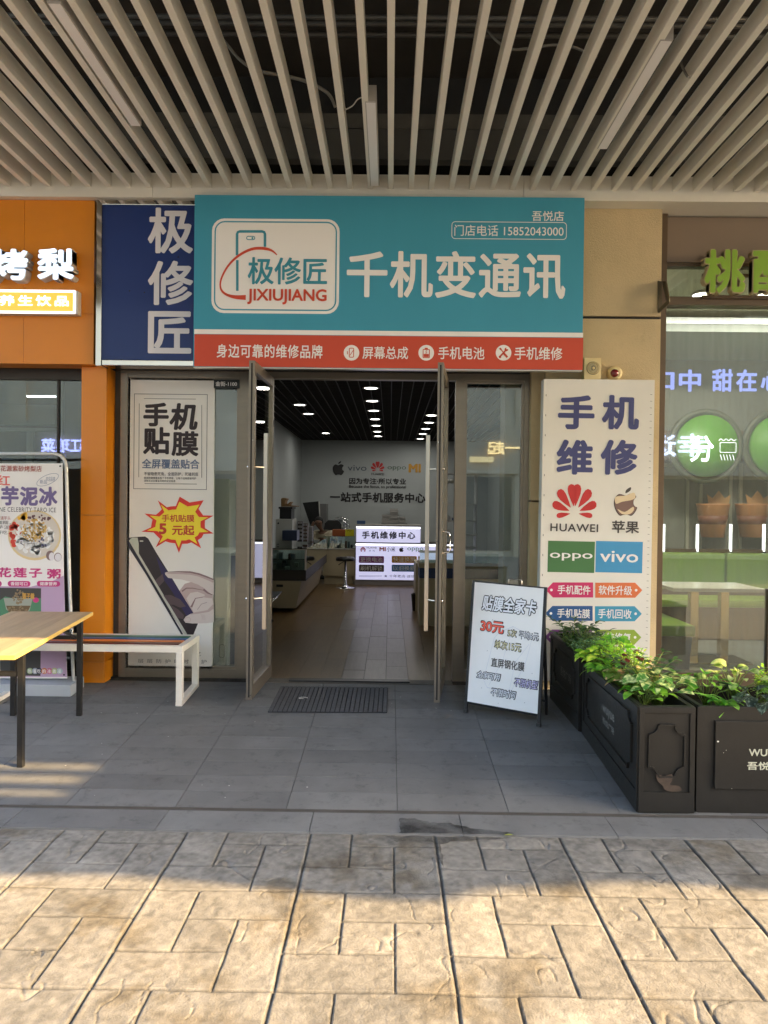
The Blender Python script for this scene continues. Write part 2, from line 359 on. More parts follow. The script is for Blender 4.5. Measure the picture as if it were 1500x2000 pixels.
# ================================================================== ground
PER = 0.624
def vnoise(x, y, seed):
    rs = np.random.RandomState(seed); g = rs.rand(256, 256)
    xi, yi = np.floor(x).astype(int), np.floor(y).astype(int); fx, fy = x - xi, y - yi
    fx, fy = fx * fx * (3 - 2 * fx), fy * fy * (3 - 2 * fy)
    a_, b_ = g[xi % 256, yi % 256], g[(xi + 1) % 256, yi % 256]; c_, d_ = g[xi % 256, (yi + 1) % 256], g[(xi + 1) % 256, (yi + 1) % 256]
    return (a_ * (1 - fx) + b_ * fx) * (1 - fy) + (c_ * (1 - fx) + d_ * fx) * fy
def fbm(x, y, seed, o=4):
    return sum(vnoise(x * 2 ** i, y * 2 ** i, seed + i) * .5 ** i for i in range(o)) / (2 - .5 ** (o - 1))
EDGE = 3.575
def stamped():
    fx = np.arange(-2.6, 2.601, .0048); fy = np.arange(1.55, EDGE + .001, .0065); fy[-1] = EDGE
    xs = np.concatenate([[-90, -40, -16, -8, -5, -4, -3.2], fx, [3.2, 4, 5, 8, 16, 40, 90]])
    ys = np.concatenate([[-90, -40, -16, -8, -4, -2, -.5, .4, 1.0], fy])
    Xg, Yg = np.meshgrid(xs, ys, indexing='ij')
    wx = Xg + (fbm(Xg * 7, Yg * 7, 3) - .5) * .008; wy = Yg + (fbm(Xg * 7 + 40, Yg * 7, 9) - .5) * .008
    z0 = gz(0); x0 = PX(866, 1760, 2.985); y0 = 3.030
    s = ((wx - x0) / PER) % 1.0; t = ((y0 - wy) / PER) % 1.0
    d = np.full(Xg.shape, 9.0)
    def seg(dist, along, a_, b_):
        o = np.maximum(np.maximum(a_ - along, along - b_), 0); return np.hypot(dist, o) * PER
    main = np.minimum(s, 1 - s) * PER; cross = np.minimum(t, 1 - t) * PER
    minor = np.minimum.reduce([seg(s - 1 / 3, t, 0, 2 / 3), seg(t - 1 / 3, s, 1 / 3, 1), seg(s - 2 / 3, t, 1 / 3, 1), seg(t - 2 / 3, s, 0, 2 / 3)])
    gw = lambda q, wd: np.exp(-(q / wd) ** 4)
    wv = .0034 + .0024 * vnoise(Xg * 4, Yg * 4, 21)
    h = -.0080 * gw(main, wv * .95) - .0065 * gw(cross, wv * .85) - .0070 * gw(minor, wv * .85)
    h += .0022 * gw(main - .016, .008) * fbm(Xg * 16, Yg * 5, 31)                 # raised rim of mortar
    n1 = fbm(Xg * 3.2, Yg * 3.2, 41); n2 = fbm(Xg * 6.5 + 3, Yg * 9, 51)
    h += .007 * (n1 - .5) + .0048 * (np.floor(n2 * 9) / 9 + .35 * np.clip((n2 * 9 % 1) * 4, 0, 1) / 9 - .5)
    r_ = np.abs(fbm(Xg * 7 + 9, Yg * 5.2, 61, 2) - .5); h -= .0050 * np.exp(-(r_ / .008) ** 2) * (vnoise(Xg * 5.5, Yg * 5.5, 71) > .54)
    h += .0016 * (fbm(Xg * 60, Yg * 60, 81, 2) - .5)
    fade = np.clip((EDGE - Yg) / .02, 0, 1); h = h * fade - (1 - fade) * .003
    far = (np.abs(Xg) > 2.7) | (Yg < 1.5); h = np.where(far, 0, h)
    Zg = z0 - .006 + h
    gr = np.clip(gw(main, wv * 1.5) + gw(cross, wv * 1.3) + gw(minor, wv * 1.3), 0, 1)            # joint grime and groove shade, both put into the tone
    bl = np.clip((fbm(Xg * 2.6 + 5, Yg * 2.9, 91) - .47) * 5, 0, 1) * np.clip((fbm(Xg * 11, Yg * 11, 95) - .36) * 4, 0, 1)
    pale = np.clip((fbm(Xg * 5, Yg * 5, 97) - .5) * 4, 0, 1); fine = fbm(Xg * 38, Yg * 38, 98, 3) - .5
    base = np.stack([np.full(Xg.shape, q) for q in (.170, .158, .138)], -1)
    sub_ = np.where((s < 1 / 3) & (t < 2 / 3), 0, np.where((s >= 1 / 3) & (t < 1 / 3), 1, np.where((s >= 2 / 3), 2, np.where(t >= 2 / 3, 3, 4))))
    cid = (np.floor((wx - x0) / PER).astype(int) * 7 + np.floor((y0 - wy) / PER).astype(int) * 31 + sub_ * 13) % 256
    rs = np.random.RandomState(77).uniform(.86, 1.12, 256); base = base * rs[cid][..., None]
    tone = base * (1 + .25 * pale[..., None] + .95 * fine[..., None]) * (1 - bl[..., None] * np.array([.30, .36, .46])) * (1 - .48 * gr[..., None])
    tone = np.where(far[..., None], base * .95, tone)
    v = np.stack([Xg, Yg, Zg], -1).reshape(-1, 3); nx, ny = Xg.shape
    i = np.arange((nx - 1) * (ny - 1)); ii, jj = i // (ny - 1), i % (ny - 1); a_ = ii * ny + jj
    f = np.stack([a_, a_ + ny, a_ + ny + 1, a_ + 1], -1)
    me = bpy.data.meshes.new('m'); me.vertices.add(len(v)); me.vertices.foreach_set('co', v.ravel())
    me.loops.add(f.size); me.loops.foreach_set('vertex_index', f.ravel())
    me.polygons.add(len(f)); me.polygons.foreach_set('loop_start', np.arange(len(f)) * 4); me.polygons.foreach_set('loop_total', np.full(len(f), 4))
    me.polygons.foreach_set('use_smooth', np.ones(len(f), bool)); me.update(calc_edges=True)
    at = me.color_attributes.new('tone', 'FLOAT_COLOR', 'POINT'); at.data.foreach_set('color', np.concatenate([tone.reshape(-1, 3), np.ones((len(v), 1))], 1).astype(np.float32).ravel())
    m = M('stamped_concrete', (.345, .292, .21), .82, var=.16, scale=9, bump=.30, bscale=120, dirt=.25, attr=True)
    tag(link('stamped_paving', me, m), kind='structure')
stamped()

def walkway():
    tile = M('grey_granite_tile', (.2, .2, .2), .62, var=.20, scale=3.5, bump=.16, bscale=220, attr=True, dirt=.42, dlo=.54)
    mb = MB(); rnd = random.Random(3); x0 = PX(776, 1585, RAMP0); W, D, g = .6036, .2, .0019
    base = []
    for i in range(-6, 9):
        for j in range(12):
            ya, yb = RAMP0 + j * D, min(RAMP0 + (j + 1) * D, RAMP1 + .02)
            if ya >= RAMP1: continue
            xa, xb = x0 + i * W, x0 + (i + 1) * W; t = rnd.uniform(.125, .165); dz = rnd.uniform(-.0008, .0008); tn = (t, t, t * .985)
            za, zb = gz(ya + 1e-6) + dz, gz(yb) + dz
            gy = .0032
            vs = [(xa + g, ya + gy, za), (xb - g, ya + gy, za), (xb - g, yb - gy, zb), (xa + g, yb - gy, zb)]
            mb.add(vs + [(x, y, z - .02) for x, y, z in vs], [(0, 1, 2, 3), (0, 4, 5, 1), (1, 5, 6, 2), (2, 6, 7, 3), (3, 7, 4, 0)], tone=tn)
    tag(mb.build('walkway', tile), kind='structure')
    mb = MB(); xl, xr = x0 - 6 * W - .3, x0 + 9 * W + .3
    mb.add([(xl, RAMP0, gz(RAMP0) - .009), (xr, RAMP0, gz(RAMP0) - .009), (xr, RAMP1 + .02, -.009), (xl, RAMP1 + .02, -.009)], [(0, 1, 2, 3)])
    tag(mb.build('walkway_bed', M('dark_joint_grit', (.07, .066, .06), .9, var=.3, scale=20)), kind='structure')
    # kerb strip of long slabs along the paving edge, with the slot drain behind it
    mb = MB(); z = gz(0)
    for i in range(-8, 12):
        xa = x0 + .33 + i * .78; t = rnd.uniform(.14, .17)
        mb.box(xa + .002, xa + .778, EDGE + .003, RAMP0 - .040, z - .15, z + rnd.uniform(-.0005, .001), tone=(t, t, t * .985))
    tag(mb.build('paving_strip', tile), kind='structure')
    rust = M('rusty_drain_lip', (.085, .075, .065), .7, .1, var=.4, scale=9, stretch=(1, 12, 12))
    mb = MB()
    for ya, yb, dz in ((RAMP0 - .038, RAMP0 - .026, .0), (RAMP0 - .012, RAMP0 - .002, .001)): mb.box(xl, xr, ya, yb, z - .06, z + dz)
    tag(mb.build('drain_slot', rust), kind='structure')
    mb = MB(); mb.add([(xl, EDGE, z - .05), (xr, EDGE, z - .05), (xr, RAMP0, z - .05), (xl, RAMP0, z - .05)], [(0, 1, 2, 3)])
    tag(mb.build('drain_bed', MATS['dark_joint_grit']), kind='structure')
    # damp spill soaking the kerb strip
    m = bpy.data.materials.new('damp_stain'); m.use_nodes = True; n = m.node_tree; L = n.links.new; b = n.nodes['Principled BSDF']
    b.inputs['Base Color'].default_value = (.02, .02, .02, 1); b.inputs['Roughness'].default_value = .75
    tr = n.nodes.new('ShaderNodeBsdfTransparent'); mx = n.nodes.new('ShaderNodeMixShader'); tcd = n.nodes.new('ShaderNodeTexCoord'); nzd = n.nodes.new('ShaderNodeTexNoise'); nzd.inputs['Scale'].default_value = 9; nzd.inputs['Detail'].default_value = 7
    mrd = n.nodes.new('ShaderNodeMapRange'); mrd.inputs[1].default_value = .35; mrd.inputs[2].default_value = .65; mrd.inputs[3].default_value = .22; mrd.inputs[4].default_value = .72; L(tcd.outputs['Object'], nzd.inputs['Vector']); L(nzd.outputs['Fac'], mrd.inputs[0]); L(mrd.outputs[0], mx.inputs[0])
    L(tr.outputs[0], mx.inputs[1]); L(b.outputs[0], mx.inputs[2]); L(mx.outputs[0], n.nodes['Material Output'].inputs[0])
    def onz(x, y, zz):
        d = P(x, y, 2) - CAM; return CAM + d * ((zz - CAM.z) / d.z)
    rr_ = random.Random(12)
    def ragged(pts, zz, amp=2.5):
        out = []
        for i, (x, y) in enumerate(pts):
            x2, y2 = pts[(i + 1) % len(pts)]
            for k in range(6):
                t = k / 6; out.append(onz(x + (x2 - x) * t + rr_.uniform(-amp, amp), y + (y2 - y) * t + rr_.uniform(-amp, amp) * .6, zz))
        return out
    mb = MB(); p1 = ragged([(780, 1598), (812, 1598), (840, 1606), (880, 1608), (925, 1618), (985, 1624), (1008, 1627), (980, 1629), (781, 1627)], z + .004, 2)
    mb.add(p1, [list(range(len(p1)))])
    p2 = ragged([(752, 1632), (800, 1633), (960, 1634), (1000, 1636), (930, 1641), (885, 1643), (860, 1650), (868, 1695), (852, 1668), (846, 1645), (800, 1641), (775, 1645)], z + .0045, 2)
    mb.add(p2, [list(range(len(p2)))])
    tag(mb.build('water_stain', m), kind='structure')
walkway()

# shop floor of laminate planks
def planks():
    mb = MB(); rnd = random.Random(5); W = .196
    for i in range(-11, 12):
        xa = i * W - .02; y = 6.17 - rnd.uniform(0, .5)
        while y < 16.4:
            L_ = rnd.choice((.62, .8, .8, 1.0)) if -3 <= i <= 0 else 1.2; yb = min(y + L_, 16.4); ya = max(y, 6.17)
            worn_glare = -2 <= i <= 0 and y < 11.9 or (i == -3 and 8.0 < y < 9.6)
            k = rnd.uniform(.82, 1.12)
            tn = (.18 * k, .155 * k, .13 * k) if worn_glare else (.135 * k, .082 * k, .032 * k)  # grey of worn boards, part of it floor glare put into the tone
            q = .0022 if worn_glare else .0007
            mb.box(xa + q, xa + W - q, ya + q, yb - q, -.02, .001 * rnd.random(), tone=tn); y += L_
    tag(mb.build('shop_floor', M('laminate_plank', (.1, .1, .1), .30, spec=.36, var=.22, scale=5, stretch=(6, .6, 1), attr=True, bump=.06, bscale=40)), kind='structure')
    mb = MB(); mb.add([(-2.4, 6.15, -.012), (2.3, 6.15, -.012), (2.3, 16.5, -.012), (-2.4, 16.5, -.012)], [(0, 1, 2, 3)])
    tag(mb.build('floor_bed', MATS['dark_joint_grit']), kind='structure')
planks()

# ================================================================== canopy over the walkway
YB = 5.80                                            # face of the fascia beam
canopy = thing('canopy', 'deep canopy of beige slats under a dark void, roofing the whole walkway', 'canopy', (0, 3, 4.0))
zt, zb = PZ(750, 341, YB), PZ(750, 389, YB)
ZS = PZ(750, 370, YB)
mb = MB()
for xa, xb in ((-8, -1.965), (-1.962, 1.05), (1.053, 3.4), (3.403, 16)): mb.box(xa, xb, YB, YB + .34, zb, zt)
mb.build('fascia_beam', BEIGE, canopy)
# roof slab; unseen openings added to throw sun patches on table, ground and planters
hol = [(6.7, 8.1, .0, .52), (5.4, 6.69, .53, 1.2), (10.02, 11.3, .75, 1.7)]
xs = sorted({-8, 16} | {h for q in hol for h in q[:2]}); ys = sorted({-.5, 6.6} | {h for q in hol for h in q[2:]})
mb = MB()
for xa, xb in zip(xs, xs[1:]):
    for ya, yb in zip(ys, ys[1:]):
        if any(q[0] <= xa and xb <= q[1] and q[2] <= ya and yb <= q[3] for q in hol): continue
        mb.box(xa, xb, ya, yb, 5.2, 5.32)
mb.box(6.7, 8.3, .13, .20, 5.22, 5.27); mb.box(6.7, 8.3, .33, .39, 5.22, 5.27)  # unseen bars added across one opening to break its sun into streaks
mb.build('roof', M('canopy_void', (.052, .046, .040), .85, var=.3, scale=2), canopy)
wv = [(16, 5.25)] + [(x, 5.25) for x in (-8,)] + [(x, 4.98 - .26 * math.exp(-((x - 9.0) / .60) ** 2) - .06 * math.exp(-((x - 9.95) / .30) ** 2) - .10 * math.exp(-((x - 11.0) / .35) ** 2) - .05 * math.exp(-((x - 7.6) / .3) ** 2) - (.12 * abs(math.sin(x * .9)) if abs(x - 9.3) > 3 else 0)) for x in [-8 + .1 * i for i in range(241)]]
MB().prism([(x, -.56, z) for x, z in wv], (0, .05, 0)).build('shadow_edge_strip', BEIGE, canopy)  # unseen strip added at the roof edge, cut to draw the shadow line
x_mid = PX(768, 371, YB) - .02
sl_mb = MB().box(x_mid - .0205, x_mid + .0205, .30, YB - .002, ZS, zt - .004)
first = sl_mb.build('slat', BEIGE, canopy, bevel=.002)
for i in range(-20, 21):
    if i == 0: continue
    o = first.copy(); COL.objects.link(o); o.parent = canopy; o.location = (i * .164, 0, 0)
a0 = M('void_beam', (.05, .048, .046), .8, var=.2, scale=3)
mb = MB().box(-8, 8, 5.60, 5.70, PZ(750, 311, 5.6), PZ(750, 252, 5.6)); mb.build('downstand_beam', a0, canopy)
mb = MB().box(-8, 8, 5.66, 5.78, PZ(750, 251, 5.66), PZ(750, 222, 5.66)); mb.build('ledge', M('void_ledge', (.075, .07, .062), .8, var=.3, scale=5), canopy)
MB().box(-8, 8, 6.16, 6.6, 3.9, 5.2).build('back_wall', DARK, canopy)
# services in the void
GALV = M('galvanised_pipe', (.09, .088, .085), .5, .4, var=.2, scale=8)
for k, (py, lab) in enumerate(((34, 'upper dark steel conduit running through the void above the slats'), (47, 'middle dark steel conduit of three above the slats'), (67, 'thickest dark steel conduit, nearest the shops, above the slats'))):
    c = P(750, py, 4.72 + .11 * k); mb = MB().tube([(-5, c.y, c.z), (5, c.y, c.z)], .016 + .004 * (k == 2), 8)
    tag(mb.build('conduit', GALV, org=(0, c.y, c.z)), lab.replace('nearest', 'next to'), 'conduit', 'conduits in the canopy void')
def cable(pts, r, mat, lab):
    q = spline([tuple(P(*p)) for p in pts], 5, False); o = Vector(q[0])
    tag(MB().tube(q, r, 6).build('cable', mat, org=o), lab, 'cable', 'loose cables above the slats')
GREYC = M('grey_cable', (.17, .16, .145), .6); WC = M('white_cable', (.5, .48, .44), .5)
cable([(438, 80, 4.9), (470, 118, 4.85), (505, 138, 4.85), (555, 148, 4.85), (600, 160, 4.85), (640, 182, 4.85), (655, 210, 4.9)], .011, GREYC, 'sagging grey flexible conduit above the slats over the teal sign')
cable([(940, 40, 4.9), (965, 75, 4.85), (995, 95, 4.8), (1030, 95, 4.8), (1080, 88, 4.8), (1120, 92, 4.8), (1165, 112, 4.85)], .009, GREYC, 'grey flexible conduit looping above the slats between two light fixtures')
cable([(722, 187, 4.6), (700, 193, 4.62), (688, 207, 4.65), (668, 217, 4.7)], .004, WC, 'thin white lead curling from the middle light fixture')
cable([(1350, 62, 4.6), (1335, 90, 4.4), (1330, 120, 4.3), (1340, 145, 4.25), (1346, 150, 4.22)], .007, GREYC, 'bent grey lead drooping onto a slat beside the slanting light')
DIFF = M('light_diffuser', (.86, .84, .83), .45); HOUS = M('light_housing', (.42, .40, .37), .5)
def tube_light(px0, py0, px1, py1, lab):
    zl = ZS - .006
    d1 = P(px1, py1, 3) - CAM; b1 = CAM + d1 * ((zl - CAM.z) / d1.z); x = b1.x
    t = thing('tube_light', lab, 'light fixture', (x, b1.y - .6, zl), group='linear lights between the slats')
    MB().box(x - .036, x + .036, b1.y - 1.19, b1.y, zl + .004, zl + .11).build('housing', HOUS, t, bevel=.002)
    MB().box(x - .030, x + .030, b1.y - 1.18, b1.y - .006, zl, zl + .0035).build('diffuser', DIFF, t)
tube_light(105, 15, 266, 247, 'long slim light fixture over the orange shop front')
tube_light(732, 188, 732, 364, 'slim light fixture over the middle of the teal sign')
tube_light(1290, 85, 1176, 292, 'slim light fixture over the stucco pier')

# ================================================================== phone shop: shell, frame, doors
shop = thing('phone_shop', 'phone repair shop with open glass doors between an orange front and a stucco pier', 'shop', (0, 6.1, 0))
YF = 6.10
STUC = M('beige_stucco', C(198, 178, 140, 1.05), .85, var=.10, scale=3, bump=.55, bscale=130, dirt=.18)
GREYW = M('grey_render', (.085, .085, .072), .85, var=.25, scale=4, bump=.2, bscale=60)
# stucco pier with its groove
xa, xb, _, zp = rect(1037, 403, 1286, 1340, 5.95)
zg = PZ(1200, 620, 5.95)
mb = MB().box(PX(1062, 1000, 5.95), xb, 5.95, 6.5, -.05, zg - .012); mb.box(PX(1062, 1000, 5.95), xb, 5.95, 6.5, zg + .012, zp)
mb.build('stucco_pier', STUC, shop)
MB().box(PX(1063, 1000, 5.95), xb - .002, 5.972, 6.45, zg - .012, zg + .012).build('groove', DARK, shop)  # dark strip fills the groove to strengthen its line
zj = PZ(1050, 979, 6.03)
mb = MB().box(PX(1036, 900, 6.03), PX(1062, 900, 6.03) - .002, 6.03, 6.45, zj + .008, 2.75); mb.box(PX(1036, 900, 6.03), PX(1062, 900, 6.03) - .002, 6.03, 6.45, -.03, zj - .008)
mb.build('stucco_jamb', STUC, shop)
# wall above the opening, hidden behind the signs; grey reveal beside the orange front
MB().pbox(206, 389, 1036, 724, 6.04, .4).build('lintel', DARK, shop)
mb = MB().pbox(205, 714, 234, 1345, 6.14, .3); mb.build('reveal', GREYW, shop)
# aluminium frame
def frame_piece(mb, x0, y0, x1, y1, Y=YF, th=.07): mb.pbox(x0, y0, x1, y1, Y, th)
mb = MB()
a_, b_, z0_, z1_ = rect(233, 722, 1036, 1330, YF)
pxX = lambda x: PX(x, 1020, YF)
XL0, XL1, XM0, XM1 = pxX(233), pxX(247), pxX(465), pxX(524)
XR0, XR1, XE0, XE1 = pxX(887), pxX(905), pxX(1021), pxX(1036)
ZH0, ZH1 = PZ(700, 741, YF), PZ(700, 722, YF)
ZB0, ZB1 = .015, PZ(400, 1307, YF)
for xa, xb in ((XL0, XL1), (XM0, XM1), (XR0, XR1), (XE0, XE1)): mb.box(xa, xb, YF, YF + .075, ZB0, ZH1)
for xa, xb in ((XL1, XM0), (XM1, XR0), (XR1, XE0)): mb.box(xa, xb, YF + .002, YF + .073, ZH0, ZH1 - .002)
for xa, xb in ((XL1, XM0), (XR1, XE0)): mb.box(xa, xb, YF + .002, YF + .073, ZB0, ZB1)
mb.build('front_frame', CHAMP, shop, bevel=.003)
for xa, xb in ((XL1, XM0), (XR1, XE0)):                     # inner glazing beads
    mb = MB()
    for q in ((xa, xa + .022, ZB1, ZH0), (xb - .022, xb, ZB1, ZH0)): mb.box(q[0], q[1], YF + .012, YF + .06, q[2], q[3])
    for q in ((ZB1, ZB1 + .022), (ZH0 - .022, ZH0)): mb.box(xa + .022, xb - .022, YF + .012, YF + .06, q[0], q[1])
    mb.build('glazing_bead', CHAMP, shop, bevel=.002)
for xa, xb in ((XL1, XM0), (XR1, XE0)):
    MB().box(xa + .02, xb - .02, YF + .03, YF + .038, ZB1 + .02, ZH0 - .02).build('window', GLASS, shop)
mb = MB().box(pxX(205), XM1, YF - .01, YF + .09, -.06, .014); mb.box(XR0, pxX(1062), YF - .01, YF + .09, -.06, .014)
mb.build('plinth', M('dirty_mortar', (.045, .042, .038), .9, var=.5, scale=14, bump=.6, bscale=40), shop)
mb = MB().box(XM1, XR0, 6.03, 6.17, -.05, .006); mb.build('threshold', M('stone_threshold', (.13, .115, .095), .7, var=.3, scale=8, bump=.1), shop)
MB().box(PX(565, 1325, 6.1), PX(800, 1325, 6.1), 6.05, 6.135, .0065, .02).build('door_track', BLACK, shop, bevel=.003)
# swung-open leaves
def leaf(hx, hy, fx_, fy_, side, name='door'):
    v = Vector((fx_ - hx, fy_ - hy, 0)); L_ = v.length; u = v.normalized(); n = Vector((u.y, -u.x, 0)) * side   # n: towards the passage
    def T(a, d, z): return Vector((hx, hy, 0)) + u * a + n * d + Vector((0, 0, z))
    zb_, zt_ = .035, 2.60; th = .045
    def blk(mb, a, b, z0, z1, d0=-th / 2, d1=th / 2):
        return mb.hexa([T(a, d0, z0), T(b, d0, z0), T(b, d1, z0), T(a, d1, z0)], [T(a, d0, z1), T(b, d0, z1), T(b, d1, z1), T(a, d1, z1)])
    mb = MB(); blk(mb, 0, .058, zb_, zt_); blk(mb, L_ - .062, L_, zb_, zt_)
    blk(mb, .058, L_ - .062, zt_ - .075, zt_, -th / 2 + .001, th / 2 - .001); blk(mb, .058, L_ - .062, zb_, zb_ + .105, -th / 2 + .001, th / 2 - .001)
    d = mb.build(name, CHAMP, shop, bevel=.003)
    mb = MB(); blk(mb, .05, L_ - .055, zb_ + .10, zt_ - .07, -.005, .005); g_ = mb.build('door_glass', GLASS, d)
    mb = MB()                                                   # groove and brush strip in the leading edge
    blk(mb, L_ - .001, L_ + .0015, zb_ + .02, zt_ - .02, -.006, .006); mb.build('edge_seal', DARK, d)
    mb = MB(); a0_ = L_ - .085
    mb.bar(T(a0_, .095, .56), T(a0_, .095, 2.06), .030, .030, upv=u)
    for z in (.80, 1.80): mb.tube([T(L_ - .03, th / 2, z), T(a0_, .09, z)], .008, 10)
    mb.build('pull_handle', STEEL, d, bevel=.002)
    mb = MB()
    for z in (.80, 1.80): mb.tube([T(L_ - .03, -th / 2, z), T(L_ - .03, -th / 2 - .012, z)], .011, 12)
    for z in (.07, 2.0, .45, 1.25): mb.tube([T(L_, .012, z), T(L_ + .003, .012, z)], .004, 8)
    mb.build('fixing', CHROME, d)
    return d, T, L_, u, n
HX0, HX1 = pxX(530), pxX(866)
leaf(HX0 - .012, YF + .02, PX(489, 1040, 5.36), 5.36, -1)
d2, T2, L2, u2, n2 = leaf(HX1 + .012, YF + .02, PX(857, 1040, 5.36), 5.36, 1)
mb = MB().tube([T2(L2 - .03, -.02, 1.33), T2(L2 - .03, -.075, 1.32), T2(L2 - .03, -.085, 1.30), T2(L2 - .03, -.085, 1.19), T2(L2 - .03, -.075, 1.17), T2(L2 - .03, -.02, 1.16)], .006, 8)
mb.build('inner_handle', CHROME, d2)

# ---- interior shell
YW = 16.4; XWL, XWR = -2.06, 2.24; ZC = 3.0
PLAST = M('grey_green_plaster', (.42, .45, .44), .7, var=.05, scale=1.2, bump=.03)
MB().box(XWL - .1, XWR + .1, YW, YW + .1, -.02, 3.6).build('back_wall', PLAST, shop)
MB().box(XWL - .1, XWL, 6.2, YW, -.02, 3.6).build('side_wall', PLAST, shop)
MB().box(XWR, XWR + .04, 6.52, YW, -.02, 3.6).build('side_wall', PLAST, shop)
MB().box(XWL - .1, XWR + .1, 6.45, YW + .1, 3.6, 3.7).build('ceiling_slab', DARK, shop)
mb = MB(); x = XWL + .05
while x < XWR: mb.box(x - .005, x + .005, 6.45, YW, ZC, ZC + .045); x += .134
mb.build('grid_runner', M('grid_runner', (.05, .046, .042), .6), shop)
mb = MB(); y = 6.5
while y < YW: mb.box(XWL, XWR, y - .006, y + .006, ZC + .006, ZC + .05); y += .11
mb.build('grid_louver', M('grid_louver', (.022, .019, .016), .7), shop)
LAMP = M('lamp_face', (1, .97, .92), .5, emit=9.0, ecol=(1, .95, .87))
ORD = ['first', 'second', 'third', 'fourth', 'fifth', 'sixth', 'seventh']
def downlight(px, py, lab, power=14):
    d = P(px, py, 8) - CAM; c = CAM + d * ((ZC - .004 - CAM.z) / d.z)
    t = thing('downlight', lab, 'downlight', c, group='ceiling downlights in the phone shop')
    MB().lathe((c.x, c.y, c.z), [(.105, 0), (.105, -.008), (.088, -.012), (.08, 0)], 24).build('trim_ring', M('lamp_trim', (.5, .5, .5), .4), t)
    MB().lathe((c.x, c.y, c.z - .004), [(.082, 0), (.0001, -.001)], 24).build('lens', LAMP, t)
    l = bpy.data.lights.new('downlight_beam', 'AREA'); l.shape = 'DISK'; l.size = .15; l.energy = power * .021; l.color = (1, .96, .9)
    o = bpy.data.objects.new('downlight_beam', l); COL.objects.link(o); o.parent = t; o.location = (0, 0, -.02)
for k, (x, y) in enumerate(((724.5, 757.3), (727, 782.5), (730, 801.5), (732.5, 818), (734.7, 830.7), (736.8, 842.4), (738.4, 851.5))):
    downlight(x, y, f'lit round downlight, {ORD[k]} from the doors in the middle row of the phone shop ceiling')
for k, (x, y) in enumerate(((585.3, 790), (602.4, 807.7), (636.3, 845.6))):
    downlight(x, y, f'lit round downlight, {ORD[k]} from the doors in the row above the glass counters')
for k, (x, y) in enumerate(((842.7, 810.7), (838, 824.8), (831.5, 837), (825.9, 847), (820.8, 856.5))):
    downlight(x, y, f'lit round downlight, {ORD[k]} from the doors in the row beside the swung-out door leaf')

# ================================================================== orange shop front
pear = thing('drinks_shop', 'orange clad drinks shop front with a dark window', 'shop', (-3.2, 5.95, 0))
ORG1 = M('orange_panel', C(222, 134, 26, 1.02), .32, var=.06, scale=2.5, bump=.02, bscale=8, coat=.2)
YO = 5.86
xl, xr, z0, z1 = rect(-420, 389, 186, 709, YO)
xs_ = PX(47, 550, YO); zs_ = PZ(60, 612, YO); mb = MB(); g = .0015
for xa, xb in ((xl, xs_ - 1.9), (xs_ - 1.9, xs_), (xs_, xr)):
    for za, zb2 in ((z0, zs_), (zs_, z1)): mb.box(xa + g, xb - g, YO, YO + .2, za + g, zb2 - g)
mb.build('fascia_panel', ORG1, pear, bevel=.002)
xa, xb, z0p, z1p = rect(157, 711, 206, 1345, 5.95)
mb = MB(); zc = [gz(5.95) + .004, PZ(180, 1293, 5.95), PZ(180, 1006, 5.95), z0]
for q, r in zip(zc, zc[1:]): mb.box(xa, xb, 5.95, 6.25, q + .0012, r - .0012)
mb.build('pillar', ORG1, pear, bevel=.002)
mb = MB().box(-5.6, xa - .001, YF, YF + .08, PZ(80, 741, YF), PZ(80, 714, YF)); mb.box(-5.6, xa - .001, YF + .005, YF + .07, -.02, .06); mb.box(PX(108, 900, YF), PX(112, 900, YF), YF + .02, YF + .06, .06, PZ(80, 741, YF))
mb.build('window_frame', M('dark_bronze', (.05, .042, .034), .4, .5), pear, bevel=.003)
MB().box(-5.6, xa - .001, YF + .035, YF + .043, .06, PZ(80, 741, YF)).build('window', GLASS, pear)
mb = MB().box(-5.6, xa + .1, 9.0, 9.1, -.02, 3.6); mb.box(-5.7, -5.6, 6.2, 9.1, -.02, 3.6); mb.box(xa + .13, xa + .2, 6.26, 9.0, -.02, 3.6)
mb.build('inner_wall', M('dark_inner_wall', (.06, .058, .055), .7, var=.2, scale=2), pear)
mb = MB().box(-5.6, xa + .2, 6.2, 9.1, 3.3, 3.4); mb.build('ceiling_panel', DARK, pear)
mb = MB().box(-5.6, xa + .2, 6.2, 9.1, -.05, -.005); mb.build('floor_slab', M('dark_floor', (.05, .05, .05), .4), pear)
mb = MB().pbox(112, 700, 120, 1340, 6.7, .05); mb.pbox(-60, 835, 108, 842, 6.9, .05); mb.pbox(50, 840, 62, 1340, 7.2, .05); mb.pbox(-60, 790, 108, 830, 8.6, .1)
mb.build('partition', M('grey_partition', (.16, .155, .14), .6), pear)
TUBEE = M('tube_glow', (.9, .95, 1), .5, emit=4.0, ecol=(.85, .93, 1))
t = thing('ceiling_tube_lamp', 'thin glowing strip lamp seen inside the orange shop window', 'lamp', P(80, 774, 7.6))
MB().pbox(52, 773, 108, 775.5, 7.6, .02).build('glow_strip', TUBEE, t); MB().pbox(50, 770.5, 110, 772.8, 7.6, .03).build('batten', HOUS, t)
